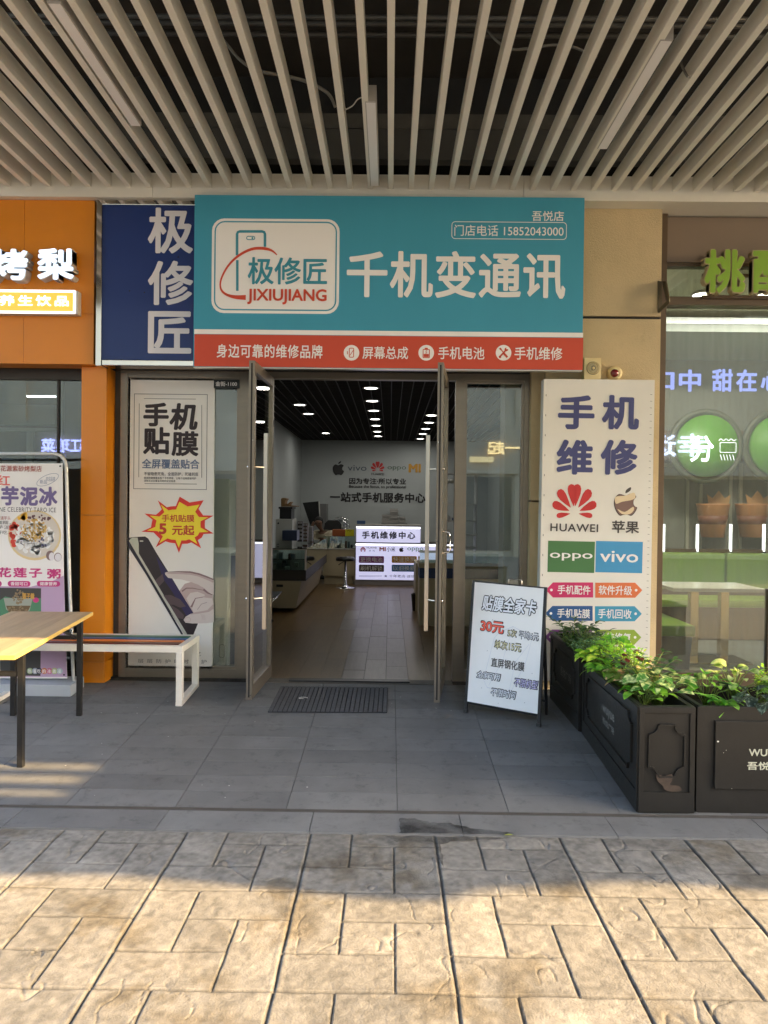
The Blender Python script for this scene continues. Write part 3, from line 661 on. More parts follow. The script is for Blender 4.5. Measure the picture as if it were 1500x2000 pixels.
# illuminated letters
LETF = M('lit_letter_face', (.8, .9, 1), .4, emit=.62, ecol=(.60, .78, 1)); LETS = M('letter_return', (.55, .52, .48), .45)
t = thing('channel_letter_sign', 'two raised white glowing characters on the orange fascia', 'sign', P(60, 517, YO))
for ch, q in (('烤', (-19, 486, 56, 548)), ('梨', (73, 485, 146, 547))):
    s = Sheet(t, YO - .085); l = s.solid(ch, *q, LETS, .085, bold=.05); s.p = l
    s.p = l; s.text(ch, q[0] + .8, q[1] + .8, q[2] - .8, q[3] - .8, LETF, bold=.04, lift=.009, name='letter_face')
t = thing('light_box_sign', 'slim glowing orange box sign with white rim and small white characters', 'sign', P(40, 588, YO))
MB().pbox(-260, 566, 153, 612, YO - .07, .07).build('box', LETS, t, bevel=.004)
s = Sheet(t, YO - .072)
s.rbox(-260, 565, 149, 611, M('lit_white_rim', (.9, .9, 1), .4, emit=.95, ecol=(.95, .95, 1)), 3, .001, 'rim')
s.rbox(-256, 570, 144.5, 606.5, M('lit_orange_face', C(235, 165, 60), .4, emit=.55, ecol=C(245, 165, 70)), 1, .003, 'face')
s.text('养生饮品', -1, 577, 135, 598, M('lit_small_text', (.9, .85, .9), .4, emit=.85, ecol=(1, .93, .95)), .03, .005, space=1.35)
# ================================================================== teal shop sign
TEAL = M('teal_print', C(60, 150, 176, 1.0), .55, var=.05, scale=1.5, stretch=(1.5, 1, .3), bump=.02, bscale=90)
RED = M('red_print', C(186, 68, 44, 1.15), .55, var=.03, scale=1.5)
TXT = M('sign_white', (.84, .82, .80), .55)
YT = 5.70
t = thing('shop_sign', 'wide teal sign board with red bottom band and big white characters above the doors', 'sign', P(758, 720, YT))
ang = 0.004
X0, X1, Z0, Z1 = rect(379, 384.5, 1137.5, 719, YT)
MB().box(X0, X1, YT, YT + .07, Z0, Z1).build('board', [TEAL], t, bevel=.002)
MB().box(X0, X1, YT + .004, YT + .065, Z0 - .007, Z0 - .0005).build('bottom_trim', STEEL, t)
s = Sheet(t, YT)
s.rbox(379.5, 656.5, 1137, 719, RED, 0, .001, 'red_band')
s.rbox(379.5, 646.5, 1137, 655.5, TXT, 0, .0015, 'white_stripe')
s.rbox(413.5, 428, 662.5, 612, TXT, 24, .001, 'logo_plate')
s.outline(418.5, 433, 657.5, 606.5, 2.6, TEAL, 20, .002, 'logo_border')
tl = M('teal_ink', C(48, 128, 146, 1.2), .55)
s.stroke([(463, 499), (463, 457), (464.5, 453.5), (468, 452), (512, 452), (516, 453.5), (517.5, 457), (517.5, 482)], 5, tl, .002, 'phone_outline')
s.stroke([(463.5, 508), (463.5, 568)], 5, tl, .002, 'phone_side')
s.outline(481, 461, 498.5, 469, 1.6, tl, 4, .002, 'camera_pill'); s.disc(493, 465, 2, tl)
s.stroke([(541, 498), (530, 489), (512, 485), (490, 487), (465, 500), (445, 520), (432, 545), (431, 563), (440, 574), (458, 580), (480, 581)], [2, 6, 5, 4, 3, 5, 10], M('red_ink', C(178, 62, 38, 1.3), .55), .0025, 'swoosh', smooth=4)
s.text('极修匠', 484, 503, 639, 556, tl, .02, .003)
s.text('JIXIUJIANG', 483, 564.5, 638, 595, MATS['red_ink'], .03, .003)
s.text('千机变通讯', 678, 491, 1103, 582, TXT, .026, space=1.04)
s.text('吾悦店', 1039, 412.5, 1101, 432, TXT, .012)
s.text('门店电话 15852043000', 888, 440, 1100, 461.5, TXT, .008)
s.outline(882.5, 433.5, 1106, 467.5, 1.3, TXT, 7)
s.text('身边可靠的维修品牌', 423, 673, 630, 699.5, TXT, .018, space=1.08)
s.text('屏幕总成', 708, 677, 797, 701.5, TXT, .014); s.text('手机电池', 856, 677.5, 946, 702, TXT, .014); s.text('手机维修', 1005, 678, 1098, 703, TXT, .014)
for cx in (686.5, 832.5, 983.5): s.disc(cx, 689, 15.3, TXT, name='icon_disc')
s.outline(681.5, 679.5, 691.5, 698.5, 1.5, RED, 2.5, .003, 'phone_icon'); s.stroke([(683.5, 694), (690, 684)], 1.2, RED, .003); s.stroke([(678.5, 686), (678.5, 692)], 1.5, RED, .003)
s.outline(825.5, 682, 839.5, 699.5, 1.6, RED, 2, .003, 'battery_icon'); s.rbox(829.5, 679.5, 835.5, 682, RED, 0, .003); s.rbox(827.5, 691.5, 837.5, 697.5, RED, 0, .003); s.stroke([(834, 684), (831, 688), (834, 687.5), (831.5, 691)], 1.2, RED, .003)
s.stroke([(976, 697), (988, 684)], 3.2, RED, .003, 'wrench_icon'); s.disc(989, 682.5, 3.6, RED, lift=.003); s.stroke([(977, 681), (990, 696)], 2.2, RED, .0035, 'driver_icon'); s.stroke([(984, 690), (991, 698)], 4.2, RED, .003); s.stroke([(976, 680), (979, 683)], 3.4, RED, .003); s.disc(976.5, 697, 2.6, RED, lift=.003); s.disc(990.5, 680.5, 1.7, TXT, lift=.0035)

# ================================================================== blue side sign
BLUE = M('blue_print', C(22, 50, 114, .95), .4, var=.04, scale=1.5, coat=.15)
MIRR = M('mirror_trim', (.72, .70, .66), .06, 1.0, bump=.02, bscale=6)
YB2 = 5.84
t = thing('side_sign', 'dark blue sign with three stacked white characters in a mirror frame', 'sign', P(285, 705, YB2))
MB().pbox(199, 400.5, 382, 703, YB2, .10).build('board', BLUE, t, bevel=.002)
mb = MB(); mb.pbox(187.5, 388.5, 198.5, 714, YB2 - .012, .15); mb.pbox(198.7, 388.5, 382, 400, YB2 - .012, .15); mb.pbox(198.7, 703.5, 382, 714, YB2 - .012, .15)
mb.build('frame', MIRR, t, bevel=.004)
s = Sheet(t, YB2); PK = M('pinkish_white_print', (.80, .75, .75), .5)
for ch, y0, y1 in (('极', 406, 495), ('修', 509.5, 596), ('匠', 608, 690.5)): s.text(ch, 289, y0, 377.5 if ch != '匠' else 374, y1, PK, .028)
for x, y in ((253, 568), (282, 571), (348, 502), (350, 467)): s.disc(x, y, 1.4, BLACK, name='screw_hole')

# ================================================================== house number plate and window poster
t = thing('number_plate', 'small black number plate with white writing above the window', 'sign', P(441, 758, YF))
MB().pbox(417.5, 741.5, 467, 758, YF - .012, .012).build('plate', BLACK, t)
Sheet(t, YF - .012).text('金街-1100', 421, 745, 463, 754.5, TXT, .02)
YP = YF + .012
t = thing('window_poster', 'tall white poster of a phone and hand behind the bench', 'poster', P(333, 1306, YP))
PAP = M('poster_paper', (.80, .77, .73), .5, var=.04, scale=1.2, bump=.02, bscale=15)
MB().pbox(247.5, 738.5, 417.5, 1306, YP, .014).build('sheet', PAP, t, bevel=.001)
s = Sheet(t, YP)
MAROON = M('maroon_black_ink', (.022, .012, .014), .55); SLATE = M('slate_blue_ink', C(98, 112, 140, 1.1), .6); GREY = M('grey_ink', (.13, .13, .14), .6)
s.outline(261, 769.5, 405, 956, 1.1, GREY); s.stroke([(281, 778.5), (382.5, 779.5)], 1, GREY); s.stroke([(272, 788), (271, 932)], 1, GREY); s.stroke([(394, 791), (394, 933)], 1, GREY); s.stroke([(282.5, 944.5), (384.5, 945.5)], 1, GREY)
s.text('手', 280, 786.5, 330, 833, MAROON, .045); s.text('机', 331, 787.5, 386.5, 840, MAROON, .04, shear=.12)
s.text('贴', 279.5, 834, 332, 887.5, MAROON, .04); s.text('膜', 335, 842, 388, 891, MAROON, .035)
s.text('全屏覆盖贴合', 277, 896.5, 390, 915.5, SLATE, .025)
s.text('不留隐患死角，全面防护，死磕到底', 281, 922, 387.5, 929.5, GREY, .01); s.text('纳米防爆膜覆盖整个手机屏幕，让每个边缘都被呵护', 281, 931.5, 383.5, 936.3, GREY, .01); s.text('消除无法全覆盖导致的安全隐患', 281, 937, 343, 941.5, GREY, .01)
def burst(k, cx=347, cy=1025):
    tips = [(351, 970), (398, 977), (392, 1000), (418.5, 1007), (400, 1023), (418.5, 1042), (394, 1050), (393, 1071), (366, 1062), (349.5, 1080), (332, 1060), (304, 1069), (307, 1047), (276, 1038.5), (296, 1023), (282, 1003), (311, 1000), (308, 977), (334, 989)]
    out = []; n = len(tips)
    for i, p in enumerate(tips):
        q = tips[(i + 1) % n]; m = ((p[0] + q[0]) / 2, (p[1] + q[1]) / 2); dx, dy = cx - m[0], cy - m[1]; d = math.hypot(dx, dy); f = 9 / d
        out += [p, (m[0] + dx * f, m[1] + dy * f)]
    return [(min(417.4, cx + (x - cx) * k[0]), cy + (y - cy) * k[1]) for x, y in out]
s.poly(burst((1, 1)), M('burst_red', C(196, 48, 36, 1.3), .55), .0012, 'starburst'); s.poly(burst((.84, .82)), M('burst_yellow', C(228, 200, 48, 1.25), .55), .002, 'starburst_fill')
BR = M('burst_text', C(180, 58, 40, 1.2), .55)
s.text('手机贴膜', 316, 1005, 380, 1019.5, BR, .02, .003); s.text('5', 310.5, 1022, 325.5, 1043.5, BR, .05, .003); s.text('元起', 336, 1025.5, 380, 1045.5, BR, .03, .003)
def z4(pts): return [(240 + x / 6.4526, 1000 + y / 6.4526) for x, y in pts]
s.poly(z4([(55, 370), (65, 325), (140, 315), (280, 308), (320, 335), (420, 510), (570, 750), (880, 1270), (945, 1410), (870, 1590), (810, 1590), (60, 430)]), M('phone_body', (.03, .022, .026), .35), .0012, 'phone_picture')
s.poly(z4([(75, 362), (95, 345), (840, 1590), (800, 1590)]), M('phone_edge', (.50, .50, .44), .4), .002, 'phone_edge')
s.poly(z4([(64, 400), (74, 372), (790, 1590), (762, 1590)]), M('phone_edge_dark', (.02, .02, .035), .4), .0022, 'phone_rim')
s.poly(z4([(92, 340), (120, 322), (185, 322), (200, 400), (202, 525)]), M('phone_glint', (.48, .52, .44), .4), .002, 'phone_glint')
s.rbox(273, 1055.5, 280, 1058, MATS['phone_edge'], 1, .002, 'ear_piece')
VIO = M('phone_violet', (.028, .022, .085), .4); PLUM = M('phone_plum', (.095, .065, .072), .4)
s.poly(z4([(420, 560), (570, 760), (890, 1275), (800, 1310), (620, 1000), (500, 830)]), VIO, .0018, 'screen_tint')
s.poly(z4([(410, 860), (500, 780), (520, 870), (455, 940)]), PLUM, .0022, 'screen_shade'); s.poly(z4([(510, 1050), (600, 1045), (720, 1100), (795, 1190), (720, 1205), (640, 1170), (585, 1165)]), PLUM, .0022, 'screen_shade'); s.poly(z4([(600, 1170), (700, 1230), (770, 1300), (760, 1350), (690, 1335)]), PLUM, .0022, 'screen_shade')
SK1 = M('hand_light', (.64, .56, .53), .55); SK2 = M('hand_mid', (.50, .38, .36), .55); SK3 = M('hand_dark', (.24, .15, .155), .55)
s.poly(z4([(700, 1010), (780, 905), (860, 880), (1010, 950), (1135, 1050), (1145, 1180), (1060, 1280), (880, 1270), (790, 1110)]), SK2, .0016, 'hand_palm', 0)
s.poly(z4([(1145, 850), (1147, 1050), (1100, 1020), (1010, 950), (870, 885), (740, 850), (640, 840), (570, 830), (535, 790), (530, 765), (580, 752), (700, 748), (850, 752), (950, 775), (1050, 810)]), SK1, .0024, 'index_finger')
s.stroke(z4([(545, 757), (700, 752), (850, 757), (960, 782), (1060, 818), (1142, 852)]), [1, 3, 3.5, 2.6], SK3, .003, 'finger_shade'); s.stroke(z4([(560, 772), (700, 772), (850, 778), (960, 802), (1060, 842), (1142, 880)]), [2, 4, 4, 4], SK2, .0028, 'finger_shade')
s.poly(z4([(735, 985), (785, 915), (860, 885), (950, 915), (1015, 960), (1010, 990), (900, 1000), (830, 1030), (785, 1085)]), SK2, .0028, 'bent_finger'); s.stroke(z4([(745, 1000), (800, 960), (880, 960), (1010, 985)]), [3, 2, 1], SK3, .0032, 'finger_shade')
s.poly(z4([(800, 1090), (850, 1020), (940, 1005), (1030, 1040), (1030, 1060), (910, 1085), (850, 1190)]), SK1, .0032, 'bent_finger'); s.poly(z4([(860, 1200), (915, 1085), (1010, 1075), (1125, 1090), (1140, 1160), (1060, 1240), (930, 1260), (890, 1265)]), SK1, .0034, 'bent_finger')
s.stroke(z4([(862, 1200), (915, 1088), (1010, 1075)]), [4, 1.6, .6], SK3, .0038, 'finger_shade'); s.stroke(z4([(940, 1230), (990, 1160), (1060, 1140)]), .8, SK3, .004, 'palm_crease'); s.stroke(z4([(1015, 975), (1070, 1020), (1132, 1045)]), [4, 3, 1.5], SK3, .004, 'finger_shade')
s.poly(z4([(1145, 1190), (1147, 1390), (1050, 1402), (880, 1405), (790, 1395), (765, 1360), (790, 1320), (850, 1285), (950, 1265), (1080, 1240)]), SK1, .004, 'thumb'); s.stroke(z4([(850, 1288), (950, 1272), (1080, 1246), (1143, 1200)]), [1.5, 4, 5], SK2, .0044, 'finger_shade'); s.outline(361, 1206, 373, 1214.5, .7, SK2, 4, .0046, 'thumb_nail')
for k in range(4): s.stroke(z4([(980 + 14 * k, 1290), (1000 + 12 * k, 1330), (995 + 14 * k, 1360)]), .5, SK2, .0046, 'palm_crease')
s.text('层层防护时时呵护', 269, 1287.5, 404, 1295.5, GREY, .0, space=1.95); s.text('艺', 384, 1273, 392.5, 1281, GREY, 0)

# ================================================================== right-hand repair panel
YR = 5.80
t = thing('repair_panel', 'tall white panel with indigo characters, phone maker logos and coloured arrows on the pier', 'sign', P(1166, 1290, YR))
TL = R(.62)
tl0, tr0, br0, bl0 = P(1062, 740, YR), P(1279, 742, YR), P(1268, 1330, YR), P(1050, 1330, YR)
PAN = M('vinyl_panel', (.76, .73, .66), .55, var=.05, scale=2, bump=.05, bscale=12, dirt=.06)
MB().prism([tl0, tr0, br0, bl0], (0, .10, 0)).build('panel', PAN, t, bevel=.003)
s = Sheet(t, YR, tilt=TL)
IND = M('indigo_print', C(62, 66, 112, 1.15), .55)
for ch, q in (('手', (1090, 772, 1161, 838.5)), ('机', (1176, 772, 1248, 839)), ('维', (1087, 859, 1158, 927)), ('修', (1173, 859, 1245, 927.5))): s.text(ch, *q, IND, .042)
HR = M('petal_red', C(178, 40, 38, 1.2), .55); CHAR = M('charcoal_print', (.06, .05, .045), .55)
s.polys(petals(1122, 977, 92, 69), HR, .002, 'petal_logo')
s.text('HUAWEI', 1075, 1023, 1168, 1038.5, CHAR, .02, space=1.1)
b_, l_ = fruit(1222, 980, 55)
BRZ = M('bronze_print', C(120, 92, 82, 1.1), .4); LBZ = M('pale_bronze_print', C(205, 185, 150, 1.2), .4)
s.poly(b_, CHAR, .0012, 'fruit_logo'); s.poly([(1221.5 + (x - 1221.5) * .93, 981 + (y - 981) * .93) for x, y in b_], BRZ, .002, 'fruit_logo_fill')
s.poly(spline([(1201, 972), (1208, 969), (1222, 968), (1238, 962), (1241, 972), (1232, 977), (1215, 980), (1203, 984)][::1], 3), LBZ, .003, 'fruit_logo_shine'); s.poly(spline([(1206, 994), (1220, 1000), (1236, 990), (1238, 996), (1230, 1004), (1215, 1004)], 3), LBZ, .003, 'fruit_logo_shine')
s.poly(l_, CHAR, .0012, 'fruit_logo_leaf')
s.text('苹果', 1195, 1017, 1248, 1041.5, CHAR, .025)
s.rbox(1070, 1057, 1161, 1118, M('green_print', C(64, 108, 62, 1.15), .55), 0, .0012, 'green_block'); s.rbox(1163.5, 1057.5, 1254.5, 1118.5, M('sky_blue_print', C(62, 138, 182, 1.15), .55), 0, .0012, 'blue_block')
s.text('oppo', 1074, 1080, 1157, 1095, TXT, .012, .003); s.text('vivo', 1172, 1076, 1246, 1098, TXT, .016, .003)
def arrow(x0, y0, x1, y1, col, name, txt, tq, left):
    m = M(name, col, .55); h = (y1 - y0) / 2
    pts = [(x0 + 14, y0), (x1, y0), (x1, y1), (x0 + 14, y1), (x0, y0 + h)] if left else [(x0, y0), (x1 - 14, y0), (x1, y0 + h), (x1 - 14, y1), (x0, y1)]
    s.poly(pts, m, .0012, 'arrow_tag'); s.disc((x0 + 11) if left else (x1 - 12), y0 + h, 2.6, TXT, lift=.003)
    if txt: s.text(txt, *tq, TXT, .018, .003)
arrow(1066, 1137.5, 1158.5, 1167, C(188, 40, 92, 1.2), 'pink_arrow', '手机配件', (1089, 1143, 1153, 1161), True)
arrow(1162.5, 1138, 1254.5, 1167.5, C(204, 106, 58, 1.2), 'orange_arrow', '软件升级', (1169, 1143.5, 1234, 1162), False)
arrow(1065, 1183.5, 1157.5, 1212.5, C(34, 78, 128, 1.2), 'navy_arrow', '手机贴膜', (1088, 1189, 1152, 1207), True)
arrow(1162, 1184, 1253.5, 1213.5, C(58, 140, 170, 1.2), 'cyan_arrow', '手机回收', (1168, 1189.5, 1233, 1208), False)
arrow(1064, 1229.5, 1156.5, 1258.5, C(120, 70, 130, 1.2), 'violet_arrow', '数据恢复', (1087, 1235, 1151, 1253), True)
arrow(1161.5, 1230, 1252.5, 1259.5, C(136, 160, 56, 1.2), 'lime_arrow', '系统修复', (1168, 1235.5, 1232, 1254), False)
mb = MB()                                                     # staples and frayed folded edge
for k in range(42):
    y = 770 + k * 13; x = 1273.5 - (y - 742) * .0187
    mb.add([s.at(x - 3, y, .002), s.at(x + 1, y + .5, .002), s.at(x + 1, y + 1.3, .002), s.at(x - 3, y + .9, .002)], [(0, 1, 2, 3)])
    if k % 3 == 0: mb.add([s.at(1066 - k * .27, y, .002), s.at(1067.3 - k * .27, y, .002), s.at(1067.3 - k * .27, y + 4, .002), s.at(1066 - k * .27, y + 4, .002)], [(0, 1, 2, 3)])
mb.build('staple_marks', M('staple_grey', (.2, .18, .15), .6), t)

# alarm box, strobe, bracket
YA = 5.95
CREAM = M('cream_plastic', C(214, 196, 146, 1.1), .45, var=.05, scale=6)
t = thing('alarm_speaker', 'cream square alarm speaker with round grille on the stucco pier', 'speaker', P(1156, 720, YA))
MB().pbox(1141, 699, 1174, 741, YA - .10, .10).build('case', CREAM, t, bevel=.006)
q = P(1158.5, 719, YA - .10); GR = M('grille_grey', (.24, .23, .17), .6)
mb = MB().lathe((q.x, q.y, q.z), [(.054, 0), (.052, -.004), (.02, -.006)], 28, axis='y'); mb.build('grille', GR, t)
mb = MB()
for r_ in (.025, .033, .041, .049): mb.lathe((q.x, q.y - .0045, q.z), [(r_ + .0015, .0), (r_ + .0015, -.0025), (r_ - .0015, -.0025), (r_ - .0015, 0)], 28, axis='y')
mb.lathe((q.x, q.y - .005, q.z), [(.012, 0), (.011, -.004), (.0001, -.005)], 20, axis='y'); mb.build('grille_ring', CREAM, t)
t = thing('alarm_strobe', 'round cream alarm strobe with small dark red dome', 'alarm light', P(1199, 730, YA))
q = P(1199, 730, YA); MB().lathe((q.x, q.y, q.z), [(.060, 0), (.060, -.03), (.052, -.055), (.034, -.062)], 28, axis='y').build('base', CREAM, t)
q = P(1200, 729, YA - .06); MB().lathe((q.x, q.y, q.z), [(.034, 0), (.033, -.012), (.026, -.024), (.012, -.031), (.0001, -.033)], 24, axis='y').build('dome', M('red_lens', (.16, .008, .012), .12, coat=.5), t)
t = thing('angle_bracket', 'dark folded metal bracket fixed to the pier edge beside the green characters', 'bracket', P(1297, 580, 5.9))
m_ = M('bracket_metal', C(92, 82, 62), .45, .4); f = lambda x, y, Y: P(x, y, Y)
mb = MB().prism([f(1285, 548, 5.94), f(1293, 550, 5.94), f(1293, 600, 5.94), f(1285, 610, 5.94)], (0, .03, 0)); mb.build('back_plate', m_, t)
mb = MB().prism([f(1293, 549, 5.93), f(1301, 549, 5.86), f(1307, 583, 5.80), f(1307, 590, 5.80), f(1302, 588, 5.86), f(1296, 566, 5.92)], (.01, .006, 0)); mb.build('arm_plate', m_, t)
mb = MB().prism([f(1286, 604, 5.93), f(1307, 583, 5.80), f(1307, 593, 5.80), f(1286, 612, 5.93)], (.004, .012, 0)); mb.build('brace', m_, t)

# ================================================================== right shop
peach = thing('snack_shop', 'glass fronted snack shop with green benches beyond the stucco pier', 'shop', (3.8, 6.1, 0))
TAUPE = M('taupe_panel', C(124, 108, 92, 1.1), .5, var=.05, scale=2); BRN = M('brown_aluminium', C(110, 92, 72, .9), .4, .5, var=.05, scale=4, stretch=(1, 1, 5))
YG = 6.10; XS0 = PX(1276, 1000, YG) ; XSR = 6.2
xq = lambda x, y=900: PX(x, y, YG)
MB().box(xq(1292), XSR, YG - .02, YG + .1, PZ(1400, 514, YG), PZ(1400, 426, YG)).build('upper_panel', TAUPE, peach)
mb = MB(); mb.box(xq(1277), xq(1292), YG - .06, YG + .08, -.02, PZ(1290, 420, YG))
for y0, y1, dy in ((514, 521, .01), (583, 599, -.03), (1313, 1345, -.02)): mb.box(xq(1292) + .001, XSR, YG + dy - .02, YG + .08, max(-.02, PZ(1400, y1, YG)), PZ(1400, y0, YG))
mb.box(xq(1506), xq(1521), YG + .012, YG + .07, PZ(1400, 1312, YG), PZ(1400, 1150, YG))
mb.build('front_frame', BRN, peach, bevel=.003)
MB().box(2.3, XSR, YB + .34, YG + .1, PZ(1400, 425, YG), PZ(1400, 404, 6.0)).build('soffit', BEIGE, peach)
DG = glass('dusty_haze_glass', (.93, .95, .90), 1.0, .10, (.52, .53, .42))
MB().box(xq(1292), XSR, YG + .03, YG + .038, PZ(1400, 1313, YG), PZ(1400, 599, YG)).build('window', DG, peach)
MB().box(xq(1292), XSR, YG + .03, YG + .038, PZ(1400, 583, YG), PZ(1400, 521, YG)).build('transom', DG, peach)
YS = 9.4; GW = M('slate_grey_wall', (.20, .195, .17), .7, var=.06, scale=1.5); WOOD = M('walnut_panel', (.105, .062, .036), .45, var=.25, scale=4, stretch=(8, 8, .7))
mb = MB().box(2.30, XSR, YS, YS + .1, -.02, 3.7); mb.box(2.26, 2.32, 6.52, YS, -.02, 3.7); mb.box(XSR, XSR + .1, YG, YS, -.02, 3.7); mb.build('inner_wall', GW, peach)
MB().box(2.2, XSR + .1, YG + .1, YS + .1, 3.7, 3.8).build('ceiling_panel', M('pale_ceiling', (.66, .66, .52), .8), peach)
MB().box(2.2, XSR + .1, YG + .05, YS + .1, -.06, -.004).build('floor_slab', M('pale_floor_tile', (.30, .285, .24), .25, var=.1, scale=3), peach)
WL = M('white_tube_glow', (1, 1, 1), .5, emit=1.6, ecol=(.93, .98, 1))
def glow(name, label, cat, box, Y, th=.02, mat=None, group=None):
    t = thing(name, label, cat, P((box[0] + box[2]) / 2, box[3], Y), group=group); return t
# bulkhead with lit edge, slatted band, service counter
MB().box(2.32, XSR, 7.9, 9.4, PZ(1400, 648, 7.9), PZ(1400, 622, 7.9) ).build('bulkhead', M('bulkhead_grey', (.30, .31, .30), .7), peach)
MB().pbox(1260, 622, 1900, 634, 7.88, .015).build('cove_strip', M('cove_glow', (1, 1, 1), .5, emit=.07, ecol=(.62, .74, .95)), peach)
mb = MB()
for k in range(70): mb.box(2.34 + k * .052, 2.34 + k * .052 + .034, YS - .03, YS - .002, PZ(1400, 900, YS), PZ(1400, 842, YS))
mb.build('slatted_panel', M('red_brown_slat', (.16, .085, .055), .5), peach)
mb = MB().box(2.33, XSR, YS - .04, YS - .001, PZ(1400, 1085, YS), PZ(1400, 1072, YS)); mb.build('counter_shelf', WOOD, peach)
mb = MB()
for x in (1285, 1340, 1366, 1424, 1444): mb.pbox(x, 905, x + 6, 1076, YS - .03, .028)
mb.pbox(1285, 905, 1372, 912, YS - .032, .028); mb.build('kitchen_frame', M('kitchen_frame', (.36, .34, .27), .4), peach)
for k, x in enumerate((1297, 1363, 1428, 1493)):
    t = thing('wall_lamp', f'slim upright glowing lamp, {ORD[k]} from the stucco pier along the snack shop counter', 'lamp', P(x, 1078, 8.9), group='upright glowing lamps in the snack shop')
    MB().pbox(x - 2, 1024, x + 2, 1077, 8.9, .03).build('glow_strip', WL, t, bevel=.004); MB().pbox(x - 3, 1077.2, x + 3, 1081, 8.89, .05).build('base', BLACK, t)
for k, (x, y) in enumerate(((1372, 545), (1497, 545), (1600, 545))):
    c = P(x, y, 7.2); c.z = 3.685
    t = thing('ceiling_lamp', f'{ORD[k]} round lit ceiling lamp from the pier inside the snack shop', 'lamp', c, group='round ceiling lamps in the snack shop')
    MB().lathe(c, [(.11, 0), (.11, -.012), (.09, -.016)], 24).build('rim', HOUS, t); MB().lathe(c - Vector((0, 0, .016)), [(.09, 0), (.0001, -.003)], 24).build('lens', LAMP, t)
    l = bpy.data.lights.new('ceiling_lamp_beam', 'AREA'); l.shape = 'DISK'; l.size = .2; l.energy = 5.0; l.color = (1, .98, .86); o = bpy.data.objects.new('ceiling_lamp_beam', l); COL.objects.link(o); o.parent = t; o.location = (0, 0, -.03)
# round green wall signs
GRN = M('leaf_green_paint', C(92, 158, 30, .78), .5, emit=.0); GRN2 = M('ring_grey', (.07, .072, .05), .5)
for k, (cx, lab) in enumerate(((1376, 'round green disc sign in a wide grey ring, next to the stucco pier'), (1520, 'round green disc sign in a grey ring, cut by the picture edge'))):
    q = P(cx, 872, 9.0); t = thing('disc_sign', lab, 'sign', q, group='round green signs in the snack shop')
    MB().lathe(q, [(.47, 0), (.47, -.05), (.40, -.05), (.40, 0)], 48, axis='y').build('ring', GRN2, t)
    MB().lathe(q + Vector((0, -.06, 0)), [(.385, 0.05), (.385, -.03), (.0001, -.031)], 48, axis='y').build('disc', GRN, t)
NEON = M('neon_blue', (.6, .75, 1), .4, emit=.62, ecol=(.22, .27, 1)); NEONW = M('neon_white', (.9, 1, 1), .4, emit=1.5, ecol=(.72, 1, .98))
t = thing('neon_slogan', 'glowing pale blue neon characters across the snack shop window', 'neon sign', P(1400, 765, 6.32)); s = Sheet(t, 6.32)
for ch, q in (('口', (1272, 727, 1317, 761)), ('中', (1326, 722, 1369, 765)), ('甜', (1391, 721, 1431, 765)), ('在', (1438, 722, 1478, 765)), ('心', (1486, 724, 1528, 764))): s.text(ch, *q, NEON, .035, 0, 'neon_character')
t = thing('neon_character', 'single glowing white character in front of the green disc', 'neon sign', P(1370, 902, 8.6)); s = Sheet(t, 8.6)
s.text('分', 1348, 851, 1394, 902, NEONW, .02, 0, 'glow_tube')
t = thing('neon_outline', 'small white line drawing glowing beside the green disc', 'neon sign', P(1422, 900, 8.6)); s = Sheet(t, 8.6); LN = M('neon_line', (.8, .8, .9), .4, emit=.7, ecol=(.85, .9, 1))
s.stroke([(1404, 861), (1408, 857), (1413, 861), (1418, 857), (1423, 861), (1428, 857), (1433, 861), (1438, 858)], 1.2, LN, 0, 'glow_tube', smooth=3); s.outline(1406, 864, 1438, 884, 1.0, LN, 2, 0, 'glow_tube')
for k in range(5): s.stroke([(1407 + k * 6, 888), (1410 + k * 6, 899)], 1.2, LN, 0, 'glow_tube')
# paper cups printed on boards standing on the counter
for k, (cx, lab) in enumerate(((1391.5, 'orange paper cup display on the snack shop counter, next to the pier'), (1468, 'orange paper cup display with pale crown, farther along the counter'))):
    c = P(cx, 1046, 9.15); t = thing('paper_cup', lab, 'cup', c, group='giant paper cups on the snack shop counter')
    h = 65 * 9.15 / F; rt_ = 31 * 9.15 / F
    MB().lathe(c - Vector((0, 0, .02)), [(rt_ * .66, 0), (rt_ * .97, h * .95), (rt_ * 1.0, h), (rt_ * .93, h), (rt_ * .9, h * .93), (.001, h * .92)], 32).build('cup', M('cup_orange', C(190, 128, 84, .9), .5, var=.15, scale=9), t)
    MB().lathe(c, [(rt_ * .80, h * .34), (rt_ * .885, h * .60)], 32).build('sleeve', M('cup_band', C(120, 70, 52), .5), t)
    cr = [(-.13, 0), (-.15, .12), (-.08, .07), (0, .17), (.08, .07), (.15, .12), (.13, 0)]; MB().prism([c + Vector((.12 + x, .1, h - .02 + z)) for x, z in cr], (0, .01, 0)).build('crown', M('crown_tan', C(196, 150, 104), .5), t)
# booth furniture
LIME = M('lime_leatherette', C(134, 162, 56, .8), .4, var=.06, scale=3, bump=.04, bscale=120)
t = thing('bench_seat', 'long lime green padded bench along the snack shop back wall', 'bench', (4, 9, 0))
zs = .47; yb0 = 8.25
MB().box(2.34, 6.0, yb0, 8.75, zs - .09, zs).build('seat', LIME, t, bevel=.03); MB().box(2.34, 6.0, yb0 + .04, 8.85, 0, zs - .092).build('base', WOOD, t)
mb = MB(); x = 2.34
for k in range(4): mb.box(x, x + .88, 8.76, 8.90, zs + .06, .98); x += .90
mb.build('backrest', LIME, t, bevel=.03); MB().box(2.34, 6.0, 8.905, 8.98, 0, 1.02).build('back_panel', WOOD, t, bevel=.005)
t = thing('bench_seat', 'short lime green padded bench end against the stucco pier side', 'bench', (2.5, 6.9, 0))
xb_ = PX(1357, 1230, 6.42); xc_ = PX(1346, 1300, 6.42)
